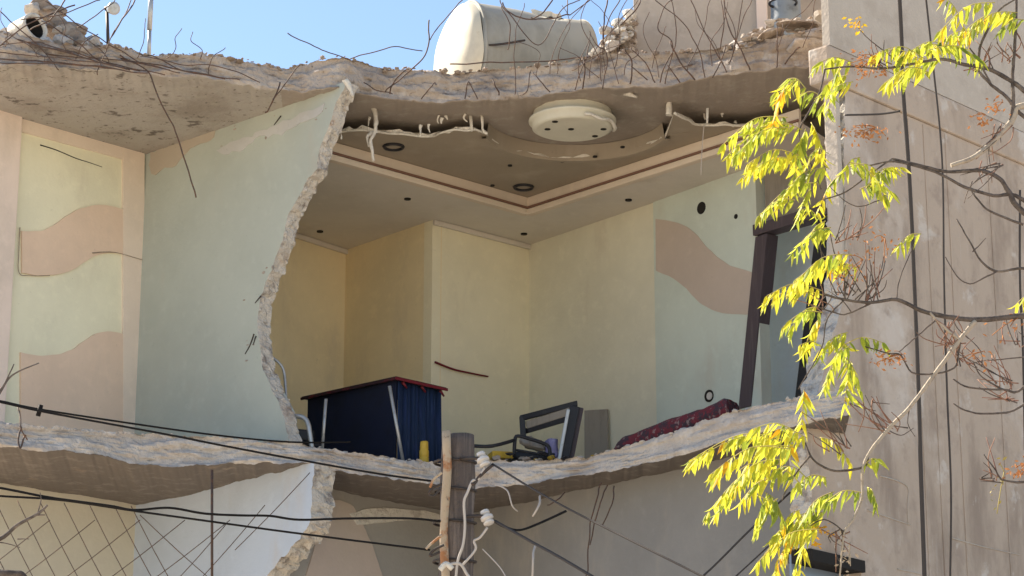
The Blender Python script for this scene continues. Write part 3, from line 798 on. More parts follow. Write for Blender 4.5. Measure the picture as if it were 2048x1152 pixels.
c = at(1572, 34, 18.9); zb0 = c.z
bm = bmesh.new(); lathe(bm, Vector((c.x, c.y, zb0 - .05)), [(0.13, -.4), (0.135, -.02), (0.14, 0), (0.135, .02), (0.13, .25), (.135, .27), (.13, .29), (.12, .3)])
br = link('barrel', bm, M['barrel'], base=Vector((c.x, c.y, zb0 - .45)))
tag(br, 'blue-grey barrel on the rubble beside the rooftop wall', 'barrel')
bm = bmesh.new(); c2 = at(1566, 6, 18.75); ring(bm, c2, 0.12, 0.012); link('rim', bm, M['black'], br)

def chunk(c, size, seed, flat=0.7, sub=2):
    b2 = bmesh.new(); bmesh.ops.create_icosphere(b2, subdivisions=sub, radius=1)
    R = random.Random(seed)
    e = Matrix.Rotation(R.uniform(0, 6.28), 3, 'Z') @ Matrix.Rotation(R.uniform(-.6, .6), 3, 'X')
    cuts = [(Vector((R.gauss(0, 1), R.gauss(0, 1), R.gauss(0, 1))).normalized(), R.uniform(.45, .8)) for _ in range(9)]
    sx, sy, sz = R.uniform(.8, 1.3), R.uniform(.7, 1.1), flat * R.uniform(.7, 1.2)
    for v in b2.verts:
        p = v.co.copy()
        for n, d in cuts:
            k = p.dot(n) - d
            if k > 0: p -= n * k
        p += nv(p * 1.0, 2.2, seed) * 0.10
        v.co = Vector(c) + (e @ Vector((p.x * sx, p.y * sy, p.z * sz))) * size
    return b2
def rub(name, px, py, Y, spx, seed, m, label, cat, group, flat=.7):
    size = spx / F * Y * 1.0
    c = at(px, py, Y)
    o = link(name, chunk(c, size, seed, flat), m)
    tag(o, label, cat, group)
    return o
def heap_of(name, lumps, m, cat):
    for i, (x, y, sz, Y, fl, mk, lab) in enumerate(lumps):
        rub(name, x, y, Y, sz, 500 + i + len(name) * 31, M[mk], lab, cat, None, fl)
def filler(label, pts, m, seed):
    bm = bmesh.new()
    for i, (x, y, sz, Y, fl) in enumerate(pts):
        b2 = chunk(at(x, y, Y), sz / F * Y, seed + i, fl, 1)
        t_ = bpy.data.meshes.new('t'); b2.to_mesh(t_); b2.free(); bm.from_mesh(t_); bpy.data.meshes.remove(t_)
    for k, f in enumerate(bm.faces): f.material_index = (k // 80) % len(m)
    o = link('rubble', bm, m); o['kind'] = 'stuff'; tag(o, label, 'rubble')
heap_of('concrete_rubble', [
 (66, 18, 30, 18.25, .7, 'concrete', 'grey lump on the very top of the left roof heap'), (106, 24, 34, 18.3, .6, 'brownrubble', 'brown tilted lump sloping down from the top of the left heap'),
 (150, 62, 34, 18.3, .6, 'brownrubble', 'long brown lump on the right slope of the left heap'), (128, 84, 30, 18.1, .8, 'concrete', 'dark shaded lump in the middle of the left heap'),
 (182, 90, 28, 18.2, .7, 'concrete', 'rounded lump at the right foot of the left heap, before the lamp stand'), (14, 70, 30, 18.2, .7, 'break', 'pale lump at the left picture edge on the roof'),
 (96, 96, 30, 18.0, .6, 'break', 'pale flat lump in front of the bucket on the roof'), (222, 98, 20, 18.15, .7, 'brownrubble', 'brown lump at the foot of the roof lamp stand')], None, 'rubble')
R_h = random.Random(3)
filler('small rubble packed between the lumps of the left roof heap', [(x, 108 - (1 - abs(x - 85) / 150) * 80 * R_h.random() ** .8 if x < 235 else 104, R_h.uniform(9, 20), 18.15 + R_h.uniform(-.1, .25), .7) for x in [R_h.uniform(-60, 245) for _ in range(90)]], [M['concrete'], M['brownrubble'], M['break']], 700)
bm = bmesh.new()
qa, qb = at(80, -14, 18.25), at(196, 100, 18.05); dq = qb - qa; tq = dq.cross(Vector((0, 1, 0))).normalized()
box(bm, qa, dq, tq * -.10 if tq.z > 0 else tq * .10, Vector((-.15, .45, 0)), bev=.012)
bmesh.ops.subdivide_edges(bm, edges=list(bm.edges), cuts=5, use_grid_fill=True)
for v in bm.verts: v.co += nv(v.co, 6) * .035 + nv(v.co, 17) * .015
tag(link('slab_fragment', bm, M['brownrubble']), 'long tilted slab fragment sliding down the right side of the left roof heap', 'rubble')
heap_of('block_fragment', [
 (1256, 30, 17, 19.3, .8, 'gypsum', 'cream block on top of the heap against the beige rooftop wall'), (1236, 46, 18, 19.25, .7, 'gypsum', 'pale angular block second from the top of the heap by the beige wall'),
 (1250, 72, 22, 19.2, .6, 'beige', 'broad tan block lying low against the beige rooftop wall'), (1214, 62, 15, 19.2, .8, 'break', 'small grey block halfway down the heap beside the water tank'),
 (1222, 92, 22, 19.1, .6, 'concrete', 'wide grey block at the foot of the heap by the water tank')], None, 'rubble')
filler('broken block rubble packed under the heap beside the beige rooftop wall', [(1174 + 96 * t, 118 - (104 * t - 4) * R_h.uniform(.0, .85), R_h.uniform(9, 15), 19.45 + R_h.uniform(-.1, .25), .8) for t in [R_h.random() for _ in range(200)]], [M['brownrubble'], M['concrete'], M['brownrubble'], M['beige']], 2900)
filler('small broken blocks heaped between water tank and beige wall', [(1178 + 92 * t, 112 - 92 * t * R_h.uniform(.45, 1.0), R_h.uniform(6, 12), 19.25 + R_h.uniform(-.15, .2), .8) for t in [R_h.random() ** .7 for _ in range(120)]], [M['gypsum'], M['brownrubble'], M['beige'], M['break']], 900)
heap_of('slab_fragment', [
 (1590, 52, 52, 17.95, .28, 'brownrubble', 'brown layered slab fragment on top of the right mound under the barrel'), (1540, 74, 50, 17.85, .26, 'brownrubble', 'tilted brown slab fragment on the left slope of the right mound'),
 (1630, 72, 40, 17.8, .4, 'roofconc', 'rounded dark fragment at the right end of the right mound'), (1490, 90, 44, 17.9, .22, 'concrete', 'thin pale slab fragment at the left foot of the right mound'),
 (1648, 34, 30, 17.6, .6, 'beige', 'pale block propped against the cement wall above the right mound'), (1600, 92, 50, 17.75, .3, 'roofconc', 'grey fragment along the bottom of the right mound above the slab edge')], None, 'rubble')
filler('small rubble filling the mound at the right end of the roof', [(x, 104 - R_h.random() ** .7 * (64 if x > 1540 else (x - 1440) * .62), R_h.uniform(10, 22), 17.95 + R_h.uniform(-.12, .2), .4) for x in [R_h.uniform(1450, 1655) for _ in range(90)]], [M['brownrubble'], M['roofconc'], M['concrete']], 1300)
# small crumbs along the roof edge and floor edge
for nm, tr_, ytr_, cnt, seed in (('rubble_crumbs', roof_top, roof_y, 200, 1), ('rubble_crumbs', fl_top, fl_y, 80, 2)):
    bm = bmesh.new(); R = random.Random(seed)
    for i in range(cnt):
        x = R.uniform(-40, 1650)
        p = at(x, interp(tr_, x) - R.uniform(-4, 3), interp(ytr_, x) + R.uniform(0.0, 0.12))
        b2 = chunk(p, min(.05, .007 + .016 * R.random() + .03 * R.random() ** 6) * (1.3 if seed == 1 and x < 560 else 1), i + 1000 * seed, R.uniform(.35, .8), 1)
        t_ = bpy.data.meshes.new('t'); b2.to_mesh(t_); b2.free(); bm.from_mesh(t_); bpy.data.meshes.remove(t_)
    o = link(nm, bm, M['brownrubble'] if seed == 1 else M['concrete'])
    o['kind'] = 'stuff'; tag(o, 'small crumbs scattered along the broken roof edge' if seed == 1 else 'small crumbs scattered along the broken floor edge', 'rubble')
# pale holed drum in the left heap
bucket_c = at(52, 62, 18.05)
bm = bmesh.new()
ax = Vector((0.75, -0.62, 0.1)).normalized(); a_ = ax.cross(UP).normalized(); b_ = ax.cross(a_)
prof = [(0.02, .13), (.07, .13), (.075, .06), (.078, -.0), (.11, -.01), (.118, .12), (.125, .14), (.12, .15), (.112, .15), (.10, .12), (.095, -.12)]
prof = [(0.005, -.13), (.10, -.13), (.113, -.11), (.116, .10), (.122, .115), (.118, .13), (.100, .13), (.092, .10), (.085, -.02), (.004, -.03)]
N = 20
R_ = [[bm.verts.new(bucket_c + ax * h + (a_ * math.cos(2 * math.pi * k / N) + b_ * math.sin(2 * math.pi * k / N)) * r) for k in range(N)] for r, h in prof]
for i, (p, q) in enumerate(zip(R_, R_[1:])):
    for k in range(N):
        f = bm.faces.new((p[k], p[(k + 1) % N], q[(k + 1) % N], q[k])); f.smooth = True; f.material_index = 1 if i >= 7 else 0
bmesh.ops.recalc_face_normals(bm, faces=bm.faces)
for v in bm.verts: v.co += nv(v.co, 5) * 0.02
tag(link('bucket', bm, [M['gypsum'], M['hole']]), 'dented pale bucket lying open among the lumps at the left roof end', 'bucket')

# water tank
tY = 19.9
td = Vector((math.sin(math.radians(68)), math.cos(math.radians(68)), 0))     # axis
tl = at(925, 12, tY); Rt = 0.56
tc0 = Vector((tl.x, tl.y, tl.z - Rt))
tank = thing('water_tank', Vector((tc0.x, tc0.y, 8.5)), 'large pale cylindrical water tank lying on the roof edge with a punctured top', 'water tank')
side = td.cross(UP).normalized()
def tring(bm, t, r, N=48, dz=0.0):
    return [bm.verts.new(tc0 + td * t + (side * math.cos(2 * math.pi * k / N) + UP * math.sin(2 * math.pi * k / N)) * r) for k in range(N)]
N = 48
Lt = 1.13
bm = bmesh.new()
ts = [0.0, 0.012, 0.03, 0.045] + [0.06 + (Lt - .06) * k / 22 for k in range(23)]
rs = [Rt * .99, Rt * 1.008, Rt * 1.008, Rt] + [Rt] * 23
RR = [tring(bm, t, r) for t, r in zip(ts, rs)]
for i, R1 in enumerate(RR):                       # dents and the crumpled tear at the far top
    for v in R1:
        rel = v.co - tc0; t = rel.dot(td); s_ = rel.dot(side); z = rel.z
        dent = math.exp(-((t - .78) / .2) ** 2 - ((s_ - 0.16) / .2) ** 2) * (1 if z > 0 else 0) * 0.035 + math.exp(-((t - 1.1) / .12) ** 2 - ((s_ - .1) / .15) ** 2) * (1 if z > .1 else 0) * 0.03
        v.co -= (side * s_ + UP * z).normalized() * dent
        v.co += nv(v.co, 2.5, 3) * 0.008
hole = set()
for i in range(len(RR) - 1):
    for k in range(N):
        quad = (RR[i][k], RR[i][(k + 1) % N], RR[i + 1][(k + 1) % N], RR[i + 1][k])
        cen = sum((v.co for v in quad), Vector()) / 4 - tc0
        t, ang = cen.dot(td), math.degrees(math.atan2(cen.z, cen.dot(side)))
        if .64 < t < .90 and 52 < ang < 66 + 6 * math.sin(t * 40): continue
        f = bm.faces.new(quad); f.smooth = True
bmesh.ops.recalc_face_normals(bm, faces=bm.faces)
body = link('shell', bm, M['tank'], tank)
sm = body.modifiers.new('thick', 'SOLIDIFY'); sm.thickness = 0.012; sm.offset = -1
bm = bmesh.new()                                   # domed end
Dome = [tring(bm, -0.19 * (1 - (q ** 2)) ** 0.5 - 0.004, Rt * q * .995, N) for q in (1.0, .97, .92, .84, .72, .56, .38, .18, .02)]
for p, q in zip(Dome, Dome[1:]):
    for k in range(N):
        f = bm.faces.new((p[k], p[(k + 1) % N], q[(k + 1) % N], q[k])); f.smooth = True
bm.faces.new(Dome[-1])
for v in bm.verts: v.co += nv(v.co, 4, 9) * 0.012
bmesh.ops.recalc_face_normals(bm, faces=bm.faces)
link('end_cap', bm, M['cap'], tank)
bm = bmesh.new(); q = tring(bm, Lt, Rt); bm.faces.new(q); link('end_plate', bm, M['tank'], tank)
bm = bmesh.new()                                   # torn sheet curling off the puncture
prev = None
for i in range(9):
    t = .62 + .30 * i / 8
    aa = math.radians(54 + 5 * math.sin(i * 2.1)); ab = math.radians(71 + 3 * math.sin(i * .9 + 1))
    pr = [bm.verts.new(tc0 + td * t + (side * math.cos(a) + UP * math.sin(a)) * r) for a, r in ((aa, Rt - .012), ((aa + ab) / 2, Rt - .05 - .02 * math.sin(i * 1.9)), (ab, Rt + .022 + .008 * math.sin(i * 1.7)))]
    if prev:
        for k in (0, 1): f = bm.faces.new((prev[k], pr[k], pr[k + 1], prev[k + 1])); f.smooth = True
    prev = pr
link('torn_sheet', bm, M['cap'], tank)  # takes the lighter end paint so the tear shows a painted sunlit edge
for t0 in (0.02,):
    bm = bmesh.new(); P_ = [tc0 + td * t0 + (side * math.cos(a) + UP * math.sin(a)) * (Rt + .012) for a in [math.radians(-40 + 10 * k) for k in range(27)]]
    tube(bm, P_, 0.014, n=1); link('hoop', bm, M['tank'], tank)
bm = bmesh.new(); tube(bm, [tc0 + td * -.12 + side * .36 + UP * .02, tc0 + td * .1 + side * (Rt + .03) + UP * -.02, tc0 + td * .38 + side * (Rt + .04) + UP * .06], 0.010, n=4); link('pipe', bm, M['iron'], tank)
for t0 in (.2, .9):
    bm = bmesh.new(); box(bm, tc0 + td * t0 - side * .45 + UP * (-Rt - .2), td * .12, side * .9, UP * .3, bev=.01)
    link('cradle', bm, M['concrete'], tank)

# lamp stand and post on the roof
bs = at(217, 100, 18.3)
lamp = thing('roof_lamp', bs, 'thin roof stand topped by a small round lamp head', 'lamp')
bm = bmesh.new(); tube(bm, [at(217, 108, 18.3), at(214, 20, 18.3)], 0.016, .014, n=1); link('stand', bm, M['iron'], lamp)
bm = bmesh.new(); hc = at(226, 17, 18.25); lathe_on
o = lathe_on('lamp_head', hc, Vector((.6, -.75, -.2)).normalized(), [(0.02, -.05), (.04, -.045), (.055, 0), (.058, .02), (.04, .025)], M['steel'], lamp)
bm = bmesh.new(); tube(bm, [at(210, 18, 18.3), at(222, 14, 18.28), at(236, 20, 18.28)], 0.018, n=2); link('bracket', bm, M['iron'], lamp)
bm = bmesh.new(); tube(bm, [at(298, 112, 18.2), at(299, 60, 18.2)], 0.017, n=1, sides=8); tube(bm, [at(299, 60, 18.2), at(303, -30, 18.2)], 0.022, n=1, sides=8, mi=0)
tag(link('roof_post', bm, M['steel']), 'slim silver metal post standing on the roof against the sky', 'post')

# ------------------------------------------------------------------ reinforcing bars
def bar(pts, Y, r=0.0055, parent=roof, m='rebar', dy=0.25, name='rebar'):
    n = len(pts)
    bm = bmesh.new()
    P_ = spline([at(x, y, Y - dy * math.sin(math.pi * i / max(n - 1, 1) * .8) * .5) for i, (x, y) in enumerate(pts)], 5)
    P_ = [p + (nv(p, 5, 2) * .018 + nv(p, 17, 6) * .004 if 0 < i < len(P_) - 1 else Vector()) for i, p in enumerate(P_)]
    tube(bm, P_, r, r * .9, n=2, sides=5)
    return link(name, bm, M[m], parent)
def ye(x): return interp(roof_y, x) - 0.06
bars = [
 [(392, 395), (365, 305), (340, 240), (305, 160), (285, 135), (240, 110)], [(0, 22), (40, 58), (95, 110), (118, 140)], [(90, 2), (150, 45), (230, 95), (290, 130), (340, 140)],
 [(130, 0), (100, 40), (60, 60)], [(155, 55), (200, 25), (230, 0)], [(262, 0), (245, 40), (225, 70), (210, 110), (195, 150)], [(270, 0), (240, 50), (222, 75)],
 [(575, 66), (620, 88), (660, 106), (700, 120)], [(80, 40), (150, 85), (200, 125), (280, 142)], [(0, 70), (90, 95), (180, 120), (260, 140)], [(0, 105), (80, 112), (170, 122), (250, 135)],
 [(0, 90), (70, 85), (150, 110)], [(0, 118), (90, 122), (190, 132), (300, 146)], [(20, 76), (130, 102), (220, 128), (330, 150)], [(60, 100), (160, 116), (260, 124), (360, 146)], [(180, 100), (260, 120), (340, 136), (450, 158)], [(0, 126), (110, 126), (230, 138)], [(280, 112), (360, 128), (440, 134), (520, 165)], [(150, 10), (60, 48), (0, 92)], [(200, 0), (120, 30), (40, 40)], [(300, 110), (350, 135), (420, 150), (480, 160)], [(560, 165), (545, 200), (530, 225)], [(600, 130), (560, 180), (545, 198)],
 [(700, 118), (760, 100), (800, 95), (845, 102)], [(858, 40), (850, 110), (800, 160), (770, 185)], [(925, 0), (880, 50), (860, 80)], [(728, 165), (750, 178), (785, 188)],
 [(780, 188), (790, 160), (812, 140)], [(843, 198), (860, 178), (870, 165)], [(930, 198), (935, 172), (940, 165), (955, 198)], [(998, 190), (990, 170), (985, 158)],
 [(1040, 190), (1055, 180), (1062, 140)], [(1100, 184), (1080, 165), (1065, 145)], [(1165, 178), (1172, 140), (1165, 115)], [(1150, 180), (1160, 150), (1172, 120), (1180, 80)], [(1205, 178), (1215, 110), (1195, 90), (1180, 68)],
 [(1260, 168), (1262, 120), (1245, 100)], [(1310, 165), (1290, 125), (1262, 95)], [(1000, 0), (1018, 28), (1075, 90), (1120, 25), (1160, 0)], [(1005, 5), (1030, 33), (1090, 38), (1140, 30)],
 [(1015, 100), (1018, 50), (1003, 10)], [(1240, 0), (1215, 40), (1205, 60)], [(1215, 0), (1205, 50), (1208, 90)], [(1180, 0), (1140, 30)], [(1135, 0), (1135, 30)], [(1105, 0), (1080, 28), (1062, 35)],
 [(1320, 165), (1330, 130), (1350, 90), (1352, 40), (1342, 0)], [(1330, 168), (1345, 85), (1318, 60), (1325, 20), (1345, 0)], [(1390, 160), (1345, 100), (1342, 80)], [(1410, 155), (1398, 100), (1370, 50), (1310, 0)],
 [(1453, 145), (1420, 80), (1385, 10), (1380, -10)], [(1500, 140), (1482, 100), (1455, 50), (1448, 0)], [(1440, 100), (1448, 50), (1442, 0)], [(1553, 135), (1555, 100), (1553, 45)], [(1570, 128), (1590, 105), (1600, 95)],
 [(1355, 135), (1385, 130)], [(1360, 165), (1335, 130)], [(900, 128), (1000, 126), (1100, 120), (1180, 113)], [(1295, 160), (1262, 132)], [(1425, 155), (1440, 120), (1450, 90)], [(1280, 0), (1262, 30), (1240, 50)],
]
for i, b in enumerate(bars):
    bar(b, ye(b[0][0] if b[0][1] > 100 else b[-1][0]) - 0.02 * (i % 4), r=0.0050 + 0.0016 * (i % 3 == 0))
R_b = random.Random(31)
for i in range(38):
    x = R_b.choice([R_b.uniform(1000, 1620), R_b.uniform(-20, 420), R_b.uniform(1080, 1480)])
    y0 = interp(roof_bot, x) - R_b.uniform(4, 40)
    h = R_b.uniform(40, 190) if x > 900 else R_b.uniform(20, 80)
    lx = R_b.gauss(0, 45)
    bar([(x, y0), (x + lx * .2 + R_b.gauss(0, 8), y0 - h * .35), (x + lx * .6 + R_b.gauss(0, 12), y0 - h * .7), (x + lx, y0 - h)], ye(x) - R_b.uniform(0, .06), r=R_b.uniform(.0028, .0042))
# bars and wires dangling from the floor slab
fb = [[(1215, 970), (1200, 1000), (1192, 1035), (1180, 1090)], [(1228, 972), (1222, 1010), (1205, 1050)], [(1203, 965), (1190, 1005), (1180, 1060), (1172, 1152)], [(1130, 985), (1110, 1000), (1095, 1010)]]
for b in fb: bar(b, 17.9, r=0.006, parent=floor)
bar([(1080, 992), (1078, 1015), (1066, 1032)], 17.6, r=0.010, m='palewire', parent=floor, name='hanging_strip')
bar([(1072, 1090), (1066, 1120), (1064, 1170)], 17.0, r=0.010, m='palewire', parent=floor, name='hanging_strip')
bar([(990, 970), (1012, 980), (1025, 1010), (1035, 1022)], 17.9, r=0.007, m='palewire', parent=floor, name='hanging_strip')
bar([(40, 852), (38, 880), (42, 895), (52, 870)], 17.1, r=0.008, parent=floor); bar([(36, 815), (42, 850), (55, 880)], 17.1, r=.006, parent=floor)

# ------------------------------------------------------------------ furniture left in the room
fz = ZF - 0.05
# table: near corner of the top at (790,752)
tp = at(792, 753, 19.3)
tx, ty = 1.22, 0.62
tb = Vector((tp.x, tp.y, fz))
table = thing('table', tb, 'dark navy draped table with a red-edged top and silver legs', 'table')
vL, uR = -vdir, udir
top_h = tp.z
bm = bmesh.new(); box(bm, tp - uR * .0 - UP * .018, vL * tx, uR * ty, UP * 0.022, bev=.004); link('tabletop', bm, M['black'], table)
bm = bmesh.new()
box(bm, tp - vL * .012 + uR * -.012 - UP * .03, vL * 0.012, uR * (ty + .02), UP * .026, bev=.003)
link('trim', bm, M['red'], table)
bm = bmesh.new(); box(bm, tp - uR * .012 - UP * .03, vL * tx, uR * .011, UP * .024, bev=.003)
for v in bm.verts: v.co += nv(v.co, 9) * .006
link('edge_strip', bm, M['redblack'], table)
for (d1, d2) in ((0.02, 0.10), (.02, .33), (.02, .56)):
    bm = bmesh.new(); tube(bm, [tp + uR * d2 + vL * d1 - UP * .03, tp + uR * (d2 + .05) + vL * d1 - UP * .075], .014, .008, n=1); link('bracket', bm, M['red'], table)
bm = bmesh.new()
a = tp + uR * .05 + vL * .05; 
box(bm, Vector((a.x, a.y, fz - .1)), vL * (tx - .08), uR * .02, UP * (top_h - fz + .08)); link('side_panel', bm, M['navy'], table)
bm = bmesh.new()                                   # pleated blue cloth on the right end
P0 = tp + vL * .05 + uR * .06; n_p = 44
prev = None
for i in range(n_p + 1):
    t = i / n_p
    off = 0.018 * math.sin(t * 34) + 0.012 * math.sin(t * 71 + 1)
    p = P0 + uR * ((ty - .1) * t) - vL * off
    a = bm.verts.new(Vector((p.x, p.y, top_h - .02))); b = bm.verts.new(Vector((p.x, p.y, fz - .1)) - vL * off * .8)
    if prev: f = bm.faces.new((prev[0], a, b, prev[1])); f.smooth = True
    prev = (a, b)
cl = link('cloth', bm, M['blue'], table); sm = cl.modifiers.new('thick', 'SOLIDIFY'); sm.thickness = .006
for pts in ([(652, 798), (644, 905)], [(779, 772), (806, 922)]):
    bm = bmesh.new(); tube(bm, [at(x, y, 19.05 if x > 700 else 19.0) for x, y in pts], .014, n=1, sides=8); link('leg', bm, M['steel'], table)
# tubular chair beside it
chb = at(600, 890, 18.75)
chair = thing('chair', Vector((chb.x, chb.y, fz)), 'silver tube chair with dark seat wedged behind the torn wall edge', 'chair')
bm = bmesh.new(); tube(bm, [at(572, 834, 18.8), at(590, 832, 18.8), at(608, 836, 18.78), at(616, 848, 18.76), at(620, 870, 18.75), at(626, 912, 18.75)], .022, .020, n=5, sides=10); link('frame', bm, M['steel'], chair)
bm = bmesh.new(); tube(bm, [at(545, 715, 19.0), at(565, 735, 19.0), at(571, 770, 18.98), at(573, 830, 18.9), at(576, 900, 18.9)], .012, n=5, sides=8); link('back_tube', bm, M['steel'], chair)
bm = bmesh.new(); sc = at(580, 850, 18.95); box(bm, Vector((sc.x, sc.y, sc.z - .12)), Vector((.2, .12, 0)), Vector((-.12, .3, 0)), UP * .1, bev=.02); link('seat', bm, M['black'], chair)
bm = bmesh.new(); tube(bm, [at(578, 893, 18.85), at(640, 890, 18.85)], .01, n=1); link('stretcher', bm, M['black'], chair)
# amber bottle
bc = at(848, 930, 18.85); bm = bmesh.new()
lathe(bm, Vector((bc.x, bc.y, bc.z)), [(.036, 0), (.040, .01), (.040, .06), (.036, .065), (.040, .07), (.040, .12), (.034, .13), (.036, .135), (.034, .19), (.03, .20)], 18)
tag(link('bottle', bm, M['amber']), 'small amber yellow container standing at the floor edge by the pole', 'bottle')
# black arm chair, lying back
Yk = 19.3
kb = at(1090, 925, Yk)
ac = thing('armchair', Vector((kb.x, kb.y, fz)), 'broken black-framed armchair tilted at the floor edge with violet cloth on it', 'chair')
def cb(name, pts, r, m, sides=8, n=3, Y=Yk, parent=ac):
    bm = bmesh.new(); tube(bm, [at(p[0], p[1], p[2] if len(p) > 2 else Y) for p in pts], r, n=n, sides=sides); return link(name, bm, M[m], parent)
def qbar(name, p, q, wd, dp, m, Y=Yk, Y2=None, parent=ac):
    a = at(*p, Y); b = at(*q, Y2 or Y); d = (b - a); s = Vector((0, 1, 0)); t = d.cross(s).normalized()
    bm = bmesh.new(); box(bm, a - t * wd / 2, d, t * wd, s * dp, bev=.008); return link(name, bm, M[m], parent)
qbar('back_post', (1128, 922), (1150, 812), .085, .05, 'black', 19.25); qbar('back_post', (1142, 922), (1163, 815), .04, .03, 'doorwood', 19.3); qbar('back_post', (1047, 880), (1044, 832), .05, .05, 'black', 19.6)
qbar('top_rail', (1040, 836), (1155, 806), .05, .05, 'black', 19.62, 19.25); qbar('slat', (1052, 850), (1140, 822), .07, .02, 'board', 19.62, 19.3)
qbar('slat', (1050, 862), (1132, 838), .05, .02, 'black', 19.64, 19.34)
qbar('back_post', (1118, 920), (1137, 818), .03, .02, 'steel', 19.22)
cb('armrest', [(1028, 915), (1030, 880), (1036, 872), (1060, 878), (1090, 888), (1099, 898), (1100, 918)], .016, 'black', Y=19.1)
cb('arm_strut', [(1030, 900), (1060, 905), (1098, 912)], .012, 'black', Y=19.12)
bm = bmesh.new(); c = at(1075, 912, 19.25); box(bm, c - Vector((.2, 0, .02)), Vector((.36, .05, 0)), Vector((-.1, .4, 0)), UP * .06, bev=.02); link('seat', bm, M['black'], ac)
bm = bmesh.new(); bmesh.ops.create_icosphere(bm, subdivisions=3, radius=1)
c = at(1104, 900, 19.35)
for v in bm.verts: v.co = c + Vector((v.co.x * .07, v.co.y * .06, v.co.z * .10)) + nv(v.co, 1.6) * .03
link('cloth', bm, M['violet'], ac, smooth=True)
bm = bmesh.new(); c = at(1065, 888, 19.3)
bmesh.ops.create_icosphere(bm, subdivisions=3, radius=1)
for v in bm.verts: v.co = c + Vector((v.co.x * .12, v.co.y * .05, v.co.z * .05 - v.co.x * .03)) + nv(v.co, 1.8) * .03
link('cushion', bm, M['board'], ac, smooth=True)
# plank and stick between the pole and the arm chair
bm = bmesh.new(); tube(bm, [at(948, 892, 19.0), at(985, 892, 19.0), at(1030, 880, 19.1)], .016, n=3); tag(link('rod', bm, M['black']), 'black bent rod lying beside the top of the pole', 'rod')
bm = bmesh.new(); c = at(985, 915, 19.0); box(bm, c, Vector((.18, .1, .01)), Vector((-.05, .2, 0)), UP * .06, bev=.01); tag(link('crate_board', bm, M['amber']), 'short ochre board lying beside the black armchair', 'board')
bm = bmesh.new(); R_q = random.Random(5)
for i in range(26):
    x = R_q.choice([R_q.uniform(955, 1030), R_q.uniform(1040, 1130), R_q.uniform(1180, 1260)])
    b2 = chunk(at(x, 922 - R_q.uniform(0, 16), 18.95 + R_q.uniform(-.05, .2)), R_q.uniform(.02, .055), 4000 + i, .5, 1)
    for f in b2.faces: f.material_index = i % 4
    t_ = bpy.data.meshes.new('t'); b2.to_mesh(t_); b2.free(); bm.from_mesh(t_); bpy.data.meshes.remove(t_)
o = link('debris', bm, [M['black'], M['board'], M['brownrubble'], M['amber']]); o['kind'] = 'stuff'; tag(o, 'small dark debris lying around the black armchair at the floor edge', 'debris')
# leaning board
bm = bmesh.new(); a = onpl(1168, 915, mid + nR * .25, nR); b = onpl(1214, 905, mid + nR * .12, nR)
hb = onpl(1214, 818, mid + nR * .06, nR)
box(bm, Vector((a.x, a.y, fz - .1)), Vector((b.x - a.x, b.y - a.y, 0)), -nR * .02, Vector((hb.x - b.x, hb.y - b.y, hb.z - fz + .1)), bev=.004)
tag(link('board', bm, M['board']), 'grey-brown board leaning on the wall behind the black armchair', 'board')
# patterned mattress along the floor edge
bm = bmesh.new()
tl_ = [(1244, 903, 896), (1256, 878, 902), (1290, 862, 898), (1330, 845, 885), (1370, 832, 870), (1410, 820, 855), (1440, 808, 845), (1458, 800, 835), (1467, 802, 828)]
TT = spline([Vector((a, b, 0)) for a, b, c in tl_], 4); BB = spline([Vector((a, c, 0)) for a, b, c in tl_], 4)
rings = []
for i, (t, b) in enumerate(zip(TT, BB)):
    Y = 18.75 + (17.75 - 18.75) * (t.x - 1244) / 223
    a = at(t.x, t.y, Y); lo = at(b.x, b.y + 12, Y)
    c = (a + lo) / 2; h = max((a.z - lo.z) / 2, .02)
    rings.append([bm.verts.new(c + Vector((0.10 * math.cos(q) * .7, 0.16 * math.cos(q), 0)) + UP * h * (abs(math.sin(q)) ** .7 * (1 if math.sin(q) > 0 else -1))) for q in [2 * math.pi * k / 16 for k in range(16)]])
for A, B in zip(rings, rings[1:]):
    for k in range(16): f = bm.faces.new((A[k], A[(k + 1) % 16], B[(k + 1) % 16], B[k])); f.smooth = True
bm.faces.new(rings[0]); bm.faces.new(rings[-1])
bmesh.ops.recalc_face_normals(bm, faces=bm.faces)
for v in bm.verts: v.co += nv(v.co, 7) * .015
tag(link('mattress', bm, M['cloth']), 'dark red patterned mattress slumped along the floor edge below the socket', 'mattress')

# ------------------------------------------------------------------ utility pole
Yp = 15.5
pb_ = at(918, 1000, Yp)
pole = thing('utility_pole', Vector((pb_.x, pb_.y, 0)), 'short dark square utility pole with a rusty pipe up its left side', 'utility pole')
pt = at(915, 866, Yp)
bm = bmesh.new(); wd = .225
tube(bm, [Vector((pt.x + .006 * math.sin(k * .9), pt.y + .1, pt.z - k * .16 + (.0 if k else 0))) for k in range(32)], .114, .13, sides=22, n=2)
for v in bm.verts: v.co += Vector((1, 1, .2)) * nz((v.co.x * 4, v.co.y * 4, v.co.z * .7), 5) * .012 + nv(v.co, 14) * .004
link('post', bm, M['post'], pole)
pl_ = at(892, 866, Yp - .04)
bm = bmesh.new(); tube(bm, [Vector((pl_.x + .012 * math.sin(k * 1.7), pl_.y, pl_.z + .015 - k * .25)) for k in range(22)], .030, n=2, sides=10)
for v in bm.verts: v.co += nv(v.co, 9) * .006
link('conduit', bm, M['rust'], pole)
for yy in (918, 975, 1040, 1118):
    q = at(889, yy, Yp - .04); cz_ = Vector((pt.x, pt.y + .1, q.z))
    bm = bmesh.new(); tube(bm, [cz_ + Vector((math.cos(a) * (.128 + .035 * max(0, -math.cos(a)) ** 3), math.sin(a) * .128, .006 * math.sin(a * 2))) for a in [2 * math.pi * k / 24 for k in range(25)]], .009, n=1, sides=6)
    link('strap', bm, M['iron'], pole)
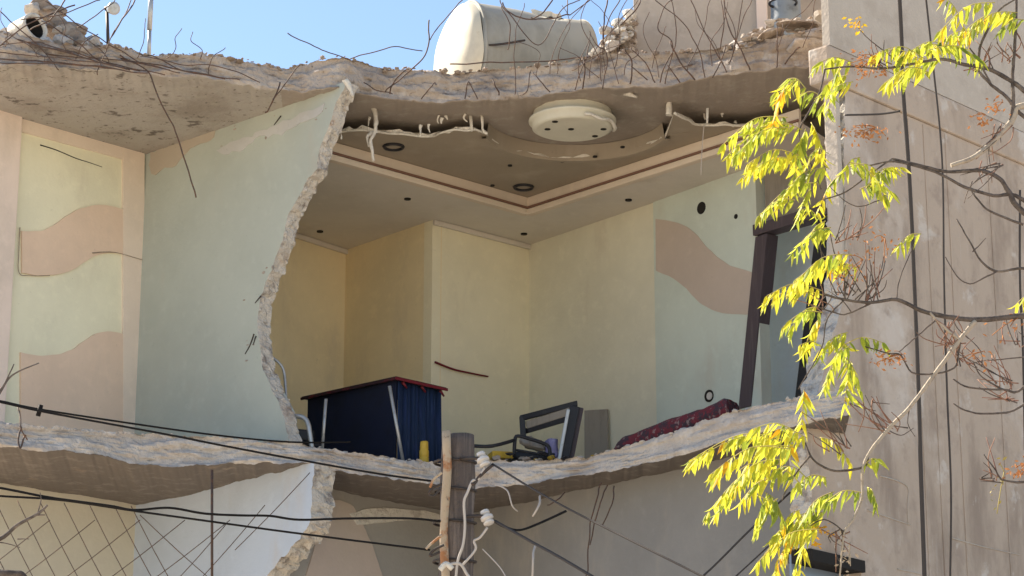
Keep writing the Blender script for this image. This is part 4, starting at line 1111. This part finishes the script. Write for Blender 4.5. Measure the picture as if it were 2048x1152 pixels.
def insulator(px, py):
    c = at(px, py, Yp - .16); n = Vector((.35, -.25, -.9)).normalized()
    lathe_on('insulator', c, n, [(.016, -.06), (.03, -.055), (.032, -.034), (.019, -.026), (.021, -.017), (.043, -.010), (.045, .008), (.024, .017), (.026, .024), (.039, .034), (.037, .044), (.018, .05)], M['porcelain'], pole)
    bm = bmesh.new(); tube(bm, [at(px - 45, py - 2, Yp - .02), at(px - 18, py - 4, Yp - .16), c], .013, n=3); link('insulator_pin', bm, M['iron'], pole)
insulator(966, 920); insulator(974, 1036)
def pbit(pts, r, m, name, parent=pole, Y=Yp - .18):
    bm = bmesh.new(); tube(bm, [at(p[0], p[1], p[2] if len(p) > 2 else Y) for p in pts], r, n=5, sides=6); return link(name, bm, M[m], parent)
pbit([(884, 945), (868, 958), (860, 975)], .010, 'rust', 'hook'); pbit([(884, 968), (866, 975), (858, 988), (868, 992), (880, 978)], .008, 'iron', 'hook')
pbit([(884, 1070), (862, 1088), (852, 1098)], .010, 'rust', 'hook'); pbit([(888, 1090), (868, 1100), (860, 1112), (880, 1104)], .009, 'iron', 'hook')
pbit([(970, 935), (955, 960), (945, 962), (935, 985), (928, 1005), (930, 1050), (926, 1090), (915, 1125), (910, 1180)], .010, 'palewire', 'lead_wire')
pbit([(975, 1055), (960, 1075), (948, 1082), (952, 1095), (945, 1108), (925, 1130)], .009, 'palewire', 'lead_wire')
pbit([(985, 930), (960, 952), (948, 968), (942, 966)], .012, 'iron', 'clamp')
pbit([(895, 1130), (920, 1128), (935, 1150), (950, 1165)], .011, 'palewire', 'lead_wire')
pbit([(880, 1140), (892, 1128), (905, 1138)], .02, 'gypsum', 'tape')

# ------------------------------------------------------------------ cables
def cable(pts, Ya, Yb, r, m, label, cat='cable', group=None, wob=0.0):
    n = len(pts); bm = bmesh.new()
    P_ = [at(x, y, Ya + (Yb - Ya) * i / (n - 1)) for i, (x, y) in enumerate(pts)]
    if wob: P_ = [p + nv(p, 2.0, 3) * wob for p in P_]
    tube(bm, P_, r, n=8, sides=6)
    return tag(link('cable', bm, M[m]), label, cat, group)
cable([(-60, 793), (0, 802), (76, 818), (250, 845), (430, 870), (580, 884), (700, 884)], 14.6, 17.6, .0075, 'cable', 'upper black cable running from the left edge to the torn wall')
cable([(-60, 793), (0, 804), (80, 822), (220, 848), (350, 872), (450, 892), (600, 920), (760, 948), (862, 962)], 14.4, Yp - .15, .0075, 'cable', 'black cable sagging past the floor edge to the top hook of the pole')
cable([(-60, 968), (0, 976), (100, 996), (220, 1012), (270, 1020), (340, 1018), (410, 1028), (480, 1030), (540, 1030), (600, 1038), (700, 1038), (820, 1036), (884, 1042)], 14.4, Yp - .05, .0085, 'cable', 'wavy black cable running to the middle strap of the pole', wob=.02)
cable([(-60, 984), (0, 992), (120, 1000), (270, 1022), (400, 1040), (560, 1062), (700, 1080), (860, 1100)], 14.3, Yp - .15, .0075, 'cable', 'black cable running to the lowest hook of the pole')
cable([(985, 928), (1100, 998), (1250, 1075), (1450, 1175)], Yp - .16, 13.6, .007, 'greycable', 'thin grey cable descending to the right from the upper insulator')
cable([(990, 1042), (1060, 1082), (1120, 1115), (1230, 1180)], Yp - .16, 14.0, .010, 'greycable', 'thick grey cable descending to the right from the lower insulator')
cable([(985, 1040), (1010, 1054), (1040, 1060), (1080, 1046), (1132, 1022)], Yp - .16, Yp + .3, .009, 'cable', 'short slack black wire curling up right of the lower insulator')
cable([(965, 1098), (1000, 1135), (1020, 1170)], Yp - .16, Yp - .3, .004, 'palewire', 'thin pale wire dropping from the lower insulator')
cable([(1580, 985), (1500, 1060), (1430, 1130), (1380, 1175)], 16.9, 16.6, .008, 'greycable', 'dark wire slanting down left under the yellow leaves')
cable([(1620, 1005), (1560, 1070), (1480, 1145), (1440, 1180)], 16.9, 16.6, .006, 'greycable', 'thin wire slanting down left beside the bottom leaf spray')
cable([(1798, -20), (1803, 80), (1806, 180), (1815, 300), (1822, 420), (1828, 560), (1836, 760), (1842, 950), (1850, 1180)], 15.3, 15.9, .016, 'greycable', 'thick dark cable hanging straight down the cement building')
cable([(1850, -20), (1865, 120), (1884, 320), (1888, 560), (1894, 780), (1902, 980), (1900, 1180)], 15.9, 16.6, .008, 'greycable', 'thinner cable hanging down right of the thick one')
cable([(2040, 380), (2040, 560), (2046, 700), (2050, 900)], 16.6, 17.0, .009, 'greycable', 'dark cable hanging down at the right edge of the cement wall')
cable([(1690, 230), (1760, 228), (1800, 222)], 16.4, 16.2, .008, 'greycable', 'short cable stub looping off the cement wall under the beam')
for x, y in ((76, 822),):
    bm = bmesh.new(); tube(bm, [at(82, 810, 14.7), at(76, 832, 14.7)], .016, n=1); tag(link('cable_clamp', bm, M['cable']), 'small black clamp gripping the two upper cables at the left', 'clamp')

# wire lattice below the floor slab at the left
lat = thing('wire_lattice', at(200, 1180, 16.9), 'diagonal wire lattice stretched below the broken floor slab', 'lattice')
def lwire(p, q, Y=16.9, r=.0034):
    bm = bmesh.new(); a, b = at(*p, Y), at(*q, Y); tube(bm, [a, (a + b) / 2 - UP * .01, b], r, n=3, sides=5); link('wire', bm, M['rebar'], lat)
for x in (-60, -10, 35, 80, 128, 178, 228, 262):
    lwire((x, 1000 + max(0, (x)) * .045), (x + 92, 1185), 16.9 + .0 * x)
for x in (40, 130, 220, 310, 400):
    lwire((x + 60, 1040), (x - 130, 1185), 16.93)
lwire((280, 1030), (440, 1175)); lwire((455, 1045), (340, 1175), 16.94); lwire((530, 1010), (390, 1170), 16.92); lwire((620, 945), (470, 1100), 16.92)
bm = bmesh.new(); tube(bm, [at(424, 940, 16.95), at(424, 1200, 16.95)], .011, n=1); link('rod', bm, M['rebar'], lat)

# ------------------------------------------------------------------ trees
Yt = 13.0
tree = thing('tree', Vector((4.4, 13.2, 0)), 'half-bare tree of heaven with sprays of yellow-green leaflets before the cement wall', 'tree')
bm = bmesh.new()
tube(bm, [Vector((4.4, 13.2, -.2)), Vector((4.3, 13.15, 2)), Vector((4.25, 13.1, 4)), Vector((4.1, 13.0, 5.3)), Vector((4.0, 13.0, 6.6)), Vector((3.6, 13.0, 7.6))], .13, .03, sides=10)
link('trunk', bm, M['bark'], tree)
def branch(pts, r0, r1, m='bark', Y=Yt, dy=0.0):
    n = len(pts); bm = bmesh.new()
    tube(bm, [at(x, y, Y + dy * i / max(n - 1, 1)) + nv((x * .05, y * .05, 0), 1.3) * .02 for i, (x, y) in enumerate(pts)], r0, r1, n=5, sides=7)
    for v in bm.verts: v.co += nv(v.co, 25) * .003
    return link('branch', bm, M[m], tree)
for a in (
 ([(2230, 600), (2140, 632), (2048, 632), (1960, 637), (1900, 632), (1840, 618), (1790, 602), (1740, 608), (1690, 600), (1650, 588)], .022, .006), ([(1740, 608), (1700, 628), (1670, 625), (1620, 605)], .006, .003),
 ([(2250, 380), (2140, 250), (2048, 212), (2020, 245), (1980, 290), (1940, 318), (1900, 332)], .026, .012, 'palebark'), ([(2020, 245), (2027, 200), (2026, 150), (2031, 65), (2036, -20)], .014, .008),
 ([(2120, 250), (2048, 182), (2019, 162), (1975, 140), (1930, 126), (1880, 118), (1820, 128), (1760, 138), (1700, 130), (1650, 138)], .016, .005), ([(2120, 262), (2048, 232), (2011, 192), (1984, 172), (1955, 145)], .014, .008),
 ([(1955, 145), (1960, 100), (1975, 60), (2000, 20), (2040, -10)], .010, .005), ([(1984, 172), (1955, 120), (1940, 95)], .007, .004),
 ([(2180, 520), (2048, 425), (2020, 388), (1995, 358), (1958, 344), (1900, 345), (1850, 335), (1788, 318)], .020, .007), ([(2180, 530), (2048, 400), (1985, 393), (1930, 372), (1870, 345), (1790, 325), (1740, 330)], .014, .005),
 ([(2048, 452), (1990, 425), (1966, 411), (1944, 381), (1940, 360)], .008, .004), ([(2120, 560), (2048, 537), (1995, 540), (1966, 525), (1944, 492), (1914, 437)], .010, .004), ([(1944, 505), (1960, 488), (1973, 476)], .004, .002),
 ([(1995, 540), (1973, 551), (1940, 568), (1914, 555), (1892, 514)], .006, .003), ([(1947, 640), (1922, 677), (1870, 751), (1818, 814), (1774, 858), (1737, 914), (1729, 951), (1726, 995), (1707, 1039), (1685, 1069), (1681, 1150)], .015, .005, 'palebark'),
 ([(1862, 625), (1892, 659), (1918, 684)], .008, .010, 'palebark'), ([(1870, 640), (1825, 684), (1796, 707)], .005, .003), ([(1918, 684), (1918, 707), (1907, 736), (1870, 746), (1825, 743), (1800, 712), (1780, 705), (1730, 695)], .007, .004),
 ([(2160, 640), (2048, 773), (2003, 777), (1936, 773), (1907, 758)], .010, .004), ([(2140, 700), (2048, 810), (1973, 825), (1929, 821), (1907, 810)], .008, .004), ([(2003, 777), (1966, 751), (1944, 725)], .006, .003), ([(2100, 700), (2048, 714), (1973, 721)], .006, .003),
 ([(2003, 958), (1988, 936), (1966, 906)], .006, .003), ([(2180, 800), (2100, 940), (2048, 962), (2003, 958)], .010, .006), ([(1737, 914), (1726, 933), (1677, 941), (1644, 933), (1620, 909), (1606, 885), (1590, 880)], .009, .004),
 ([(1650, 138), (1640, 190), (1615, 230), (1600, 270), (1620, 330), (1640, 380)], .006, .004), ([(1788, 318), (1740, 350), (1690, 385), (1650, 400)], .006, .004), ([(1760, 400), (1720, 410), (1690, 400), (1660, 370)], .004, .002), ([(1690, 600), (1650, 640), (1640, 700), (1600, 780)], .005, .003),
 ([(1690, 600), (1690, 560), (1670, 500), (1660, 460)], .005, .003), ([(1740, 606), (1730, 560), (1700, 510)], .004, .002), ([(1760, 606), (1745, 540), (1735, 490)], .004, .002), ([(1790, 602), (1800, 560), (1830, 480)], .004, .002), ([(1620, 909), (1590, 950), (1570, 985), (1560, 1000)], .006, .003), ([(1685, 1060), (1650, 1040), (1610, 1060)], .005, .003), ([(1774, 858), (1800, 870), (1828, 855)], .004, .002), ([(1818, 814), (1815, 845), (1828, 875)], .004, .002), ([(1806, 130), (1740, 80), (1712, 55)], .004, .002)):
    branch(*a)

# leaflet meshes (folded, curved lance shape), 1 unit long along +Z-, shared
def leaflet_mesh(k):
    R = random.Random(90 + k)
    bm = bmesh.new()
    secs = [(0, .02), (.12, .13), (.32, .165), (.58, .13), (.82, .06), (1.0, .004)]
    bend = R.uniform(-.3, .42); side_ = R.uniform(-.2, .2)
    L_, C_, R_2 = [], [], []
    for t, wv_ in secs:
        c = Vector((side_ * t * t, bend * t * t, -t))
        L_.append(bm.verts.new(c + Vector((-wv_, -.25 * wv_, 0)))); C_.append(bm.verts.new(c + Vector((0, .15 * wv_, 0)))); R_2.append(bm.verts.new(c + Vector((wv_, -.25 * wv_, 0))))
    for i in range(len(secs) - 1):
        for A, B in ((L_, C_), (C_, R_2)):
            f = bm.faces.new((A[i], B[i], B[i + 1], A[i + 1])); f.smooth = True
    return bm
LM = {}
for mk in ('leaf_y', 'leaf_g', 'leaf_d', 'leaf_o'):
    for k in range(8):
        me = bpy.data.meshes.new('leaflet'); b_ = leaflet_mesh(k); b_.to_mesh(me); b_.free(); me.materials.append(M[mk]); LM[mk, k] = me
leaves = [
 ((1990, 5), (1880, 62), 'y'), ((2035, 25), (1930, 75), 'y'), ((1965, 65), (1862, 100), 'y'), ((1930, 62), (1885, -5), 'y'), ((1905, 95), (1790, 128), 'g'), ((1885, 118), (1795, 165), 'g'), ((1840, 118), (1745, 112), 'y'), ((1870, 92), (1960, 128), 'g'), ((1860, 145), (1770, 165), 'y'),
 ((1705, 125), (1628, 132), 'g'), ((1695, 150), (1630, 205), 'g'), ((1680, 135), (1655, 225), 'g'), ((1612, 178), (1575, 158), 'g'), ((1600, 172), (1545, 190), 'y'), ((1570, 175), (1545, 255), 'o'), ((1645, 195), (1600, 190), 'd'),
 ((1575, 235), (1445, 290), 'g'), ((1605, 260), (1500, 258), 'g'), ((1580, 255), (1470, 310), 'g'), ((1622, 245), (1648, 340), 'y'), ((1612, 270), (1590, 350), 'g'), ((1605, 320), (1485, 355), 'y'), ((1592, 322), (1505, 340), 'y'), ((1655, 335), (1560, 395), 'g'), ((1640, 365), (1520, 430), 'g'), ((1680, 350), (1635, 425), 'y'), ((1622, 378), (1595, 440), 'g'),
 ((1720, 315), (1685, 345), 'g'), ((1700, 325), (1755, 365), 'g'), ((1745, 365), (1800, 335), 'g'), ((1720, 378), (1785, 385), 'g'), ((1662, 455), (1585, 505), 'g'), ((1662, 462), (1640, 470), 'g'), ((1842, 468), (1795, 492), 'g'), ((1705, 530), (1590, 560), 'y'), ((1692, 520), (1580, 575), 'y'), ((1645, 590), (1530, 605), 'y'), ((1645, 625), (1565, 655), 'g'), ((1642, 635), (1605, 710), 'y'), ((1695, 665), (1640, 710), 'g'), ((1685, 695), (1650, 770), 'g'), ((1690, 715), (1720, 780), 'g'), ((1680, 695), (1765, 685), 'd'), ((1692, 725), (1700, 790), 'g'), ((1608, 780), (1603, 850), 'y'), ((1650, 700), (1600, 690), 'y'),
 ((1600, 868), (1505, 858), 'y'), ((1572, 858), (1582, 920), 'y'), ((1592, 885), (1378, 922), 'y'), ((1580, 898), (1420, 950), 'y'), ((1562, 918), (1450, 990), 'y'), ((1560, 928), (1430, 1030), 'y'), ((1552, 955), (1480, 1005), 'y'), ((1542, 995), (1510, 1050), 'g'), ((1530, 985), (1568, 1040), 'd'), ((1640, 875), (1700, 925), 'y'), ((1612, 955), (1560, 935), 'g'), ((1652, 955), (1590, 975), 'g'), ((1722, 985), (1650, 1005), 'd'), ((1662, 995), (1590, 1055), 'd'), ((1652, 1025), (1540, 1080), 'g'), ((1642, 1035), (1555, 1120), 'y'), ((1622, 1045), (1590, 1135), 'g'), ((1640, 1058), (1515, 1125), 'y'), ((1730, 928), (1755, 918), 'g'), ((1735, 975), (1752, 1005), 'd'), ((1610, 1085), (1600, 1140), 'y'),
 ((1640, 440), (1600, 420), 'g'), ((1590, 400), (1530, 420), 'g'), ((1650, 300), (1620, 310), 'g'), ((2060, 595), (2036, 605), 'y'), ((2048, 40), (2000, 60), 'd'), ((1700, 700), (1660, 680), 'g'), ((1530, 930), (1480, 940), 'y'), ((1600, 1020), (1560, 1060), 'y'),
]
R_d = random.Random(77)
leaves = leaves + [((a[0] + R_d.uniform(-16, 16), a[1] + R_d.uniform(-14, 14)), (b[0] + R_d.uniform(-22, 22), b[1] + R_d.uniform(-16, 22)), t_) for a, b, t_ in leaves if math.hypot(a[0] - b[0], a[1] - b[1]) > 45 and R_d.random() < .5]
items = []
Rl = random.Random(21)
for li, (a, b, tone) in enumerate(leaves):
    Y = Yt + Rl.uniform(-.45, .45)
    pa_, pb2 = at(*a, Y), at(*b, Y + Rl.uniform(-.12, .12))
    ln = (pb2 - pa_).length
    mid_ = (pa_ + pb2) / 2 + UP * ln * .16 + Vector((0, -.02, 0))
    sp_ = spline([pa_, mid_, pb2], 10)
    bm = bmesh.new(); tube(bm, [pa_, mid_, pb2], .0035, .002, n=5, sides=4)
    st = link('leaf_stalk', bm, M['stalk'], tree)
    npair = max(3, min(17, int(ln / .030)))
    for k in range(npair):
        t = .12 + .88 * (k / (npair - 1)) if npair > 1 else .5
        idx = min(len(sp_) - 1, int(t * (len(sp_) - 1) + .5))
        base_ = sp_[idx]
        d_ = (sp_[min(idx + 1, len(sp_) - 1)] - sp_[max(idx - 1, 0)]).normalized()
        for sgn in (-1, 1):
            if Rl.random() < .1: continue
            sd = d_.cross(Vector((0, 1, 0))).normalized() * sgn
            out = d_.cross(UP); out = out.normalized() * sgn if out.length > .2 else sd
            dirv = (UP * -.85 + d_ * Rl.uniform(.15, .6) + out * Rl.uniform(.2, .75) + sd * .22 + Vector((Rl.uniform(-.14, .10), Rl.uniform(-.15, .15), 0))).normalized()
            L = Rl.uniform(.08, .138) * (1.0 - .35 * abs(t - .5))
            # basis: leaflet runs along -Z local
            z_ = -dirv; x_ = d_ - z_ * d_.dot(z_); 
            if x_.length < .1: x_ = Vector((1, 0, 0)) - z_ * z_.x
            x_.normalize()
            x_ = (Matrix.Rotation(Rl.uniform(-.9, .9), 3, z_) @ x_); y_ = z_.cross(x_)
            wdt = Rl.uniform(.5, .9)
            mx = Matrix(((x_.x * L * wdt, y_.x * L, z_.x * L, base_.x), (x_.y * L * wdt, y_.y * L, z_.y * L, base_.y), (x_.z * L * wdt, y_.z * L, z_.z * L, base_.z), (0, 0, 0, 1)))
            r_ = Rl.random()
            tn = {'y': 'leaf_y' if r_ < .58 else ('leaf_g' if r_ < .88 else ('leaf_d' if r_ < .97 else 'leaf_o')), 'g': 'leaf_g' if r_ < .56 else ('leaf_y' if r_ < .74 else 'leaf_d'), 'd': 'leaf_d' if r_ < .6 else 'leaf_g', 'o': 'leaf_o' if r_ < .7 else 'leaf_y'}[tone]
            items.append((L * wdt / base_.y, tn, Rl.randrange(8), mx, st))
items.sort(key=lambda q: -q[0])
for (s_, tn, k, mx, st) in items[:300]:
    o = bpy.data.objects.new('leaflet', LM[tn, k]); COL.objects.link(o); o.parent = st
    o.matrix_local = Matrix.Translation(-BASE[st.name]) @ mx
bm = bmesh.new(); order = ['leaf_y', 'leaf_g', 'leaf_d', 'leaf_o']
for (s_, tn, k, mx, st) in items[300:]:
    b2 = leaflet_mesh(k)
    for v in b2.verts: v.co = mx @ v.co
    for f in b2.faces: f.material_index = order.index(tn)
    t_ = bpy.data.meshes.new('t'); b2.to_mesh(t_); b2.free(); bm.from_mesh(t_); bpy.data.meshes.remove(t_)
o = link('leaflets', bm, [M[q] for q in order], tree); o['kind'] = 'stuff'
print('leaflets', len(items))
# dry seed clusters and twig tips
def cluster(px, py, w, h, n, m='seed', name='seed_cluster'):
    bm = bmesh.new(); R = random.Random(int(px))
    for i in range(n):
        c = at(px + R.gauss(0, w), py + R.gauss(0, h), Yt + R.uniform(-.08, .08))
        d = Vector((R.uniform(-1, 1), R.uniform(-1, 1), R.uniform(-1, .2))).normalized(); s = d.cross(Vector((R.random(), R.random(), R.random()))).normalized()
        L = R.uniform(.02, .04)
        bm.faces.new([bm.verts.new(q) for q in (c, c + d * L * .5 + s * L * .22, c + d * L, c + d * L * .5 - s * L * .22)])
    for i in range(max(3, n // 12)):
        c = at(px + R.gauss(0, w), py + R.gauss(0, h), Yt); e = at(px + w, py - h, Yt)
        tube(bm, [e, (e + c) / 2 + UP * .01, c], .0025, n=2, sides=4)
    link(name, bm, M[m], tree)['kind'] = 'stuff'
for a in ((1732, 128, 20, 14, 90), (1728, 264, 24, 9, 80), (1712, 50, 8, 8, 25, 'leaf_o'), (1785, 718, 20, 9, 60), (2040, 938, 14, 9, 50), (1640, 1070, 14, 16, 30, 'leaf_o'), (1992, 215, 14, 10, 30), (1700, 545, 26, 26, 40), (1740, 500, 30, 24, 40), (1960, 240, 12, 10, 20), (2010, 650, 26, 14, 14), (1940, 715, 26, 12, 18), (2000, 970, 8, 26, 14, 'stalk'), (1690, 1110, 10, 26, 20, 'palebark')):
    cluster(*a)
# fine dry twigs
Rt_ = random.Random(4)
for (x, y, dx, dy, n) in ((1690, 590, -10, -90, 7), (1730, 600, 10, -100, 7), (1950, 730, -20, -30, 6), (2020, 800, -40, -20, 5), (1890, 640, 20, 60, 3), (1780, 860, -40, -60, 6), (1680, 1060, 10, 50, 5), (1960, 140, 10, -60, 5), (2010, 250, -40, 60, 6), (1690, 900, -60, -60, 5), (2040, 690, -30, -50, 4), (1760, 130, -20, -40, 5), (1990, 330, -60, 40, 6), (2030, 120, -30, -40, 5), (1915, 690, -40, -40, 6), (1700, 480, 30, -60, 6), (1990, 960, -20, -60, 5), (1730, 800, 30, 60, 4), (1660, 620, -20, -40, 4), (2020, 770, -60, -60, 6)):
    for i in range(int(n * 1.8)):
        ex, ey = x + dx * Rt_.uniform(.3, 1.2) + Rt_.gauss(0, 22), y + dy * Rt_.uniform(.3, 1.2) + Rt_.gauss(0, 18)
        sx_, sy_ = x + Rt_.gauss(0, 16), y + Rt_.gauss(0, 4)
        bm = bmesh.new(); tube(bm, [at(sx_, sy_, Yt), at((sx_ + ex) / 2 + Rt_.gauss(0, 8), (sy_ + ey) / 2, Yt), at(ex, ey, Yt + Rt_.uniform(-.1, .1))], .0042, .002, n=4, sides=4)
        link('twig', bm, M['bark'] if Rt_.random() < .4 else M['redtwig'], tree)
# bare shrub at the lower left
sh = thing('bare_tree', Vector((-3.6, 12, 0)), 'leafless dark tree whose twigs poke in at the lower left edge', 'tree')
bm = bmesh.new(); tube(bm, [Vector((-3.6, 12, -.2)), Vector((-3.5, 12, 1.5)), Vector((-3.3, 12, 2.6)), Vector((-3.1, 12, 3.4))], .07, .02, sides=8); link('trunk', bm, M['bark'], sh)
def sb(pts, r0, r1):
    bm = bmesh.new(); tube(bm, [at(x, y, 12.0) for x, y in pts], r0, r1, n=5, sides=6); link('branch', bm, M['bark'], sh)
sb([(-140, 1120), (-60, 1095), (0, 1078), (35, 1050), (75, 1028), (95, 1010)], .016, .006); sb([(75, 1028), (82, 1000), (80, 985)], .004, .002); sb([(35, 1078), (58, 1078)], .004, .002); sb([(75, 1030), (90, 1030)], .005, .003)
sb([(-100, 880), (-30, 830), (0, 785), (25, 750), (78, 726)], .010, .003); sb([(-40, 800), (0, 780), (20, 745), (28, 728)], .006, .003); sb([(-60, 1090), (0, 1085), (40, 1095)], .005, .002)
sb([(-120, 1180), (-20, 1150), (30, 1148), (48, 1152), (80, 1200)], .03, .01)
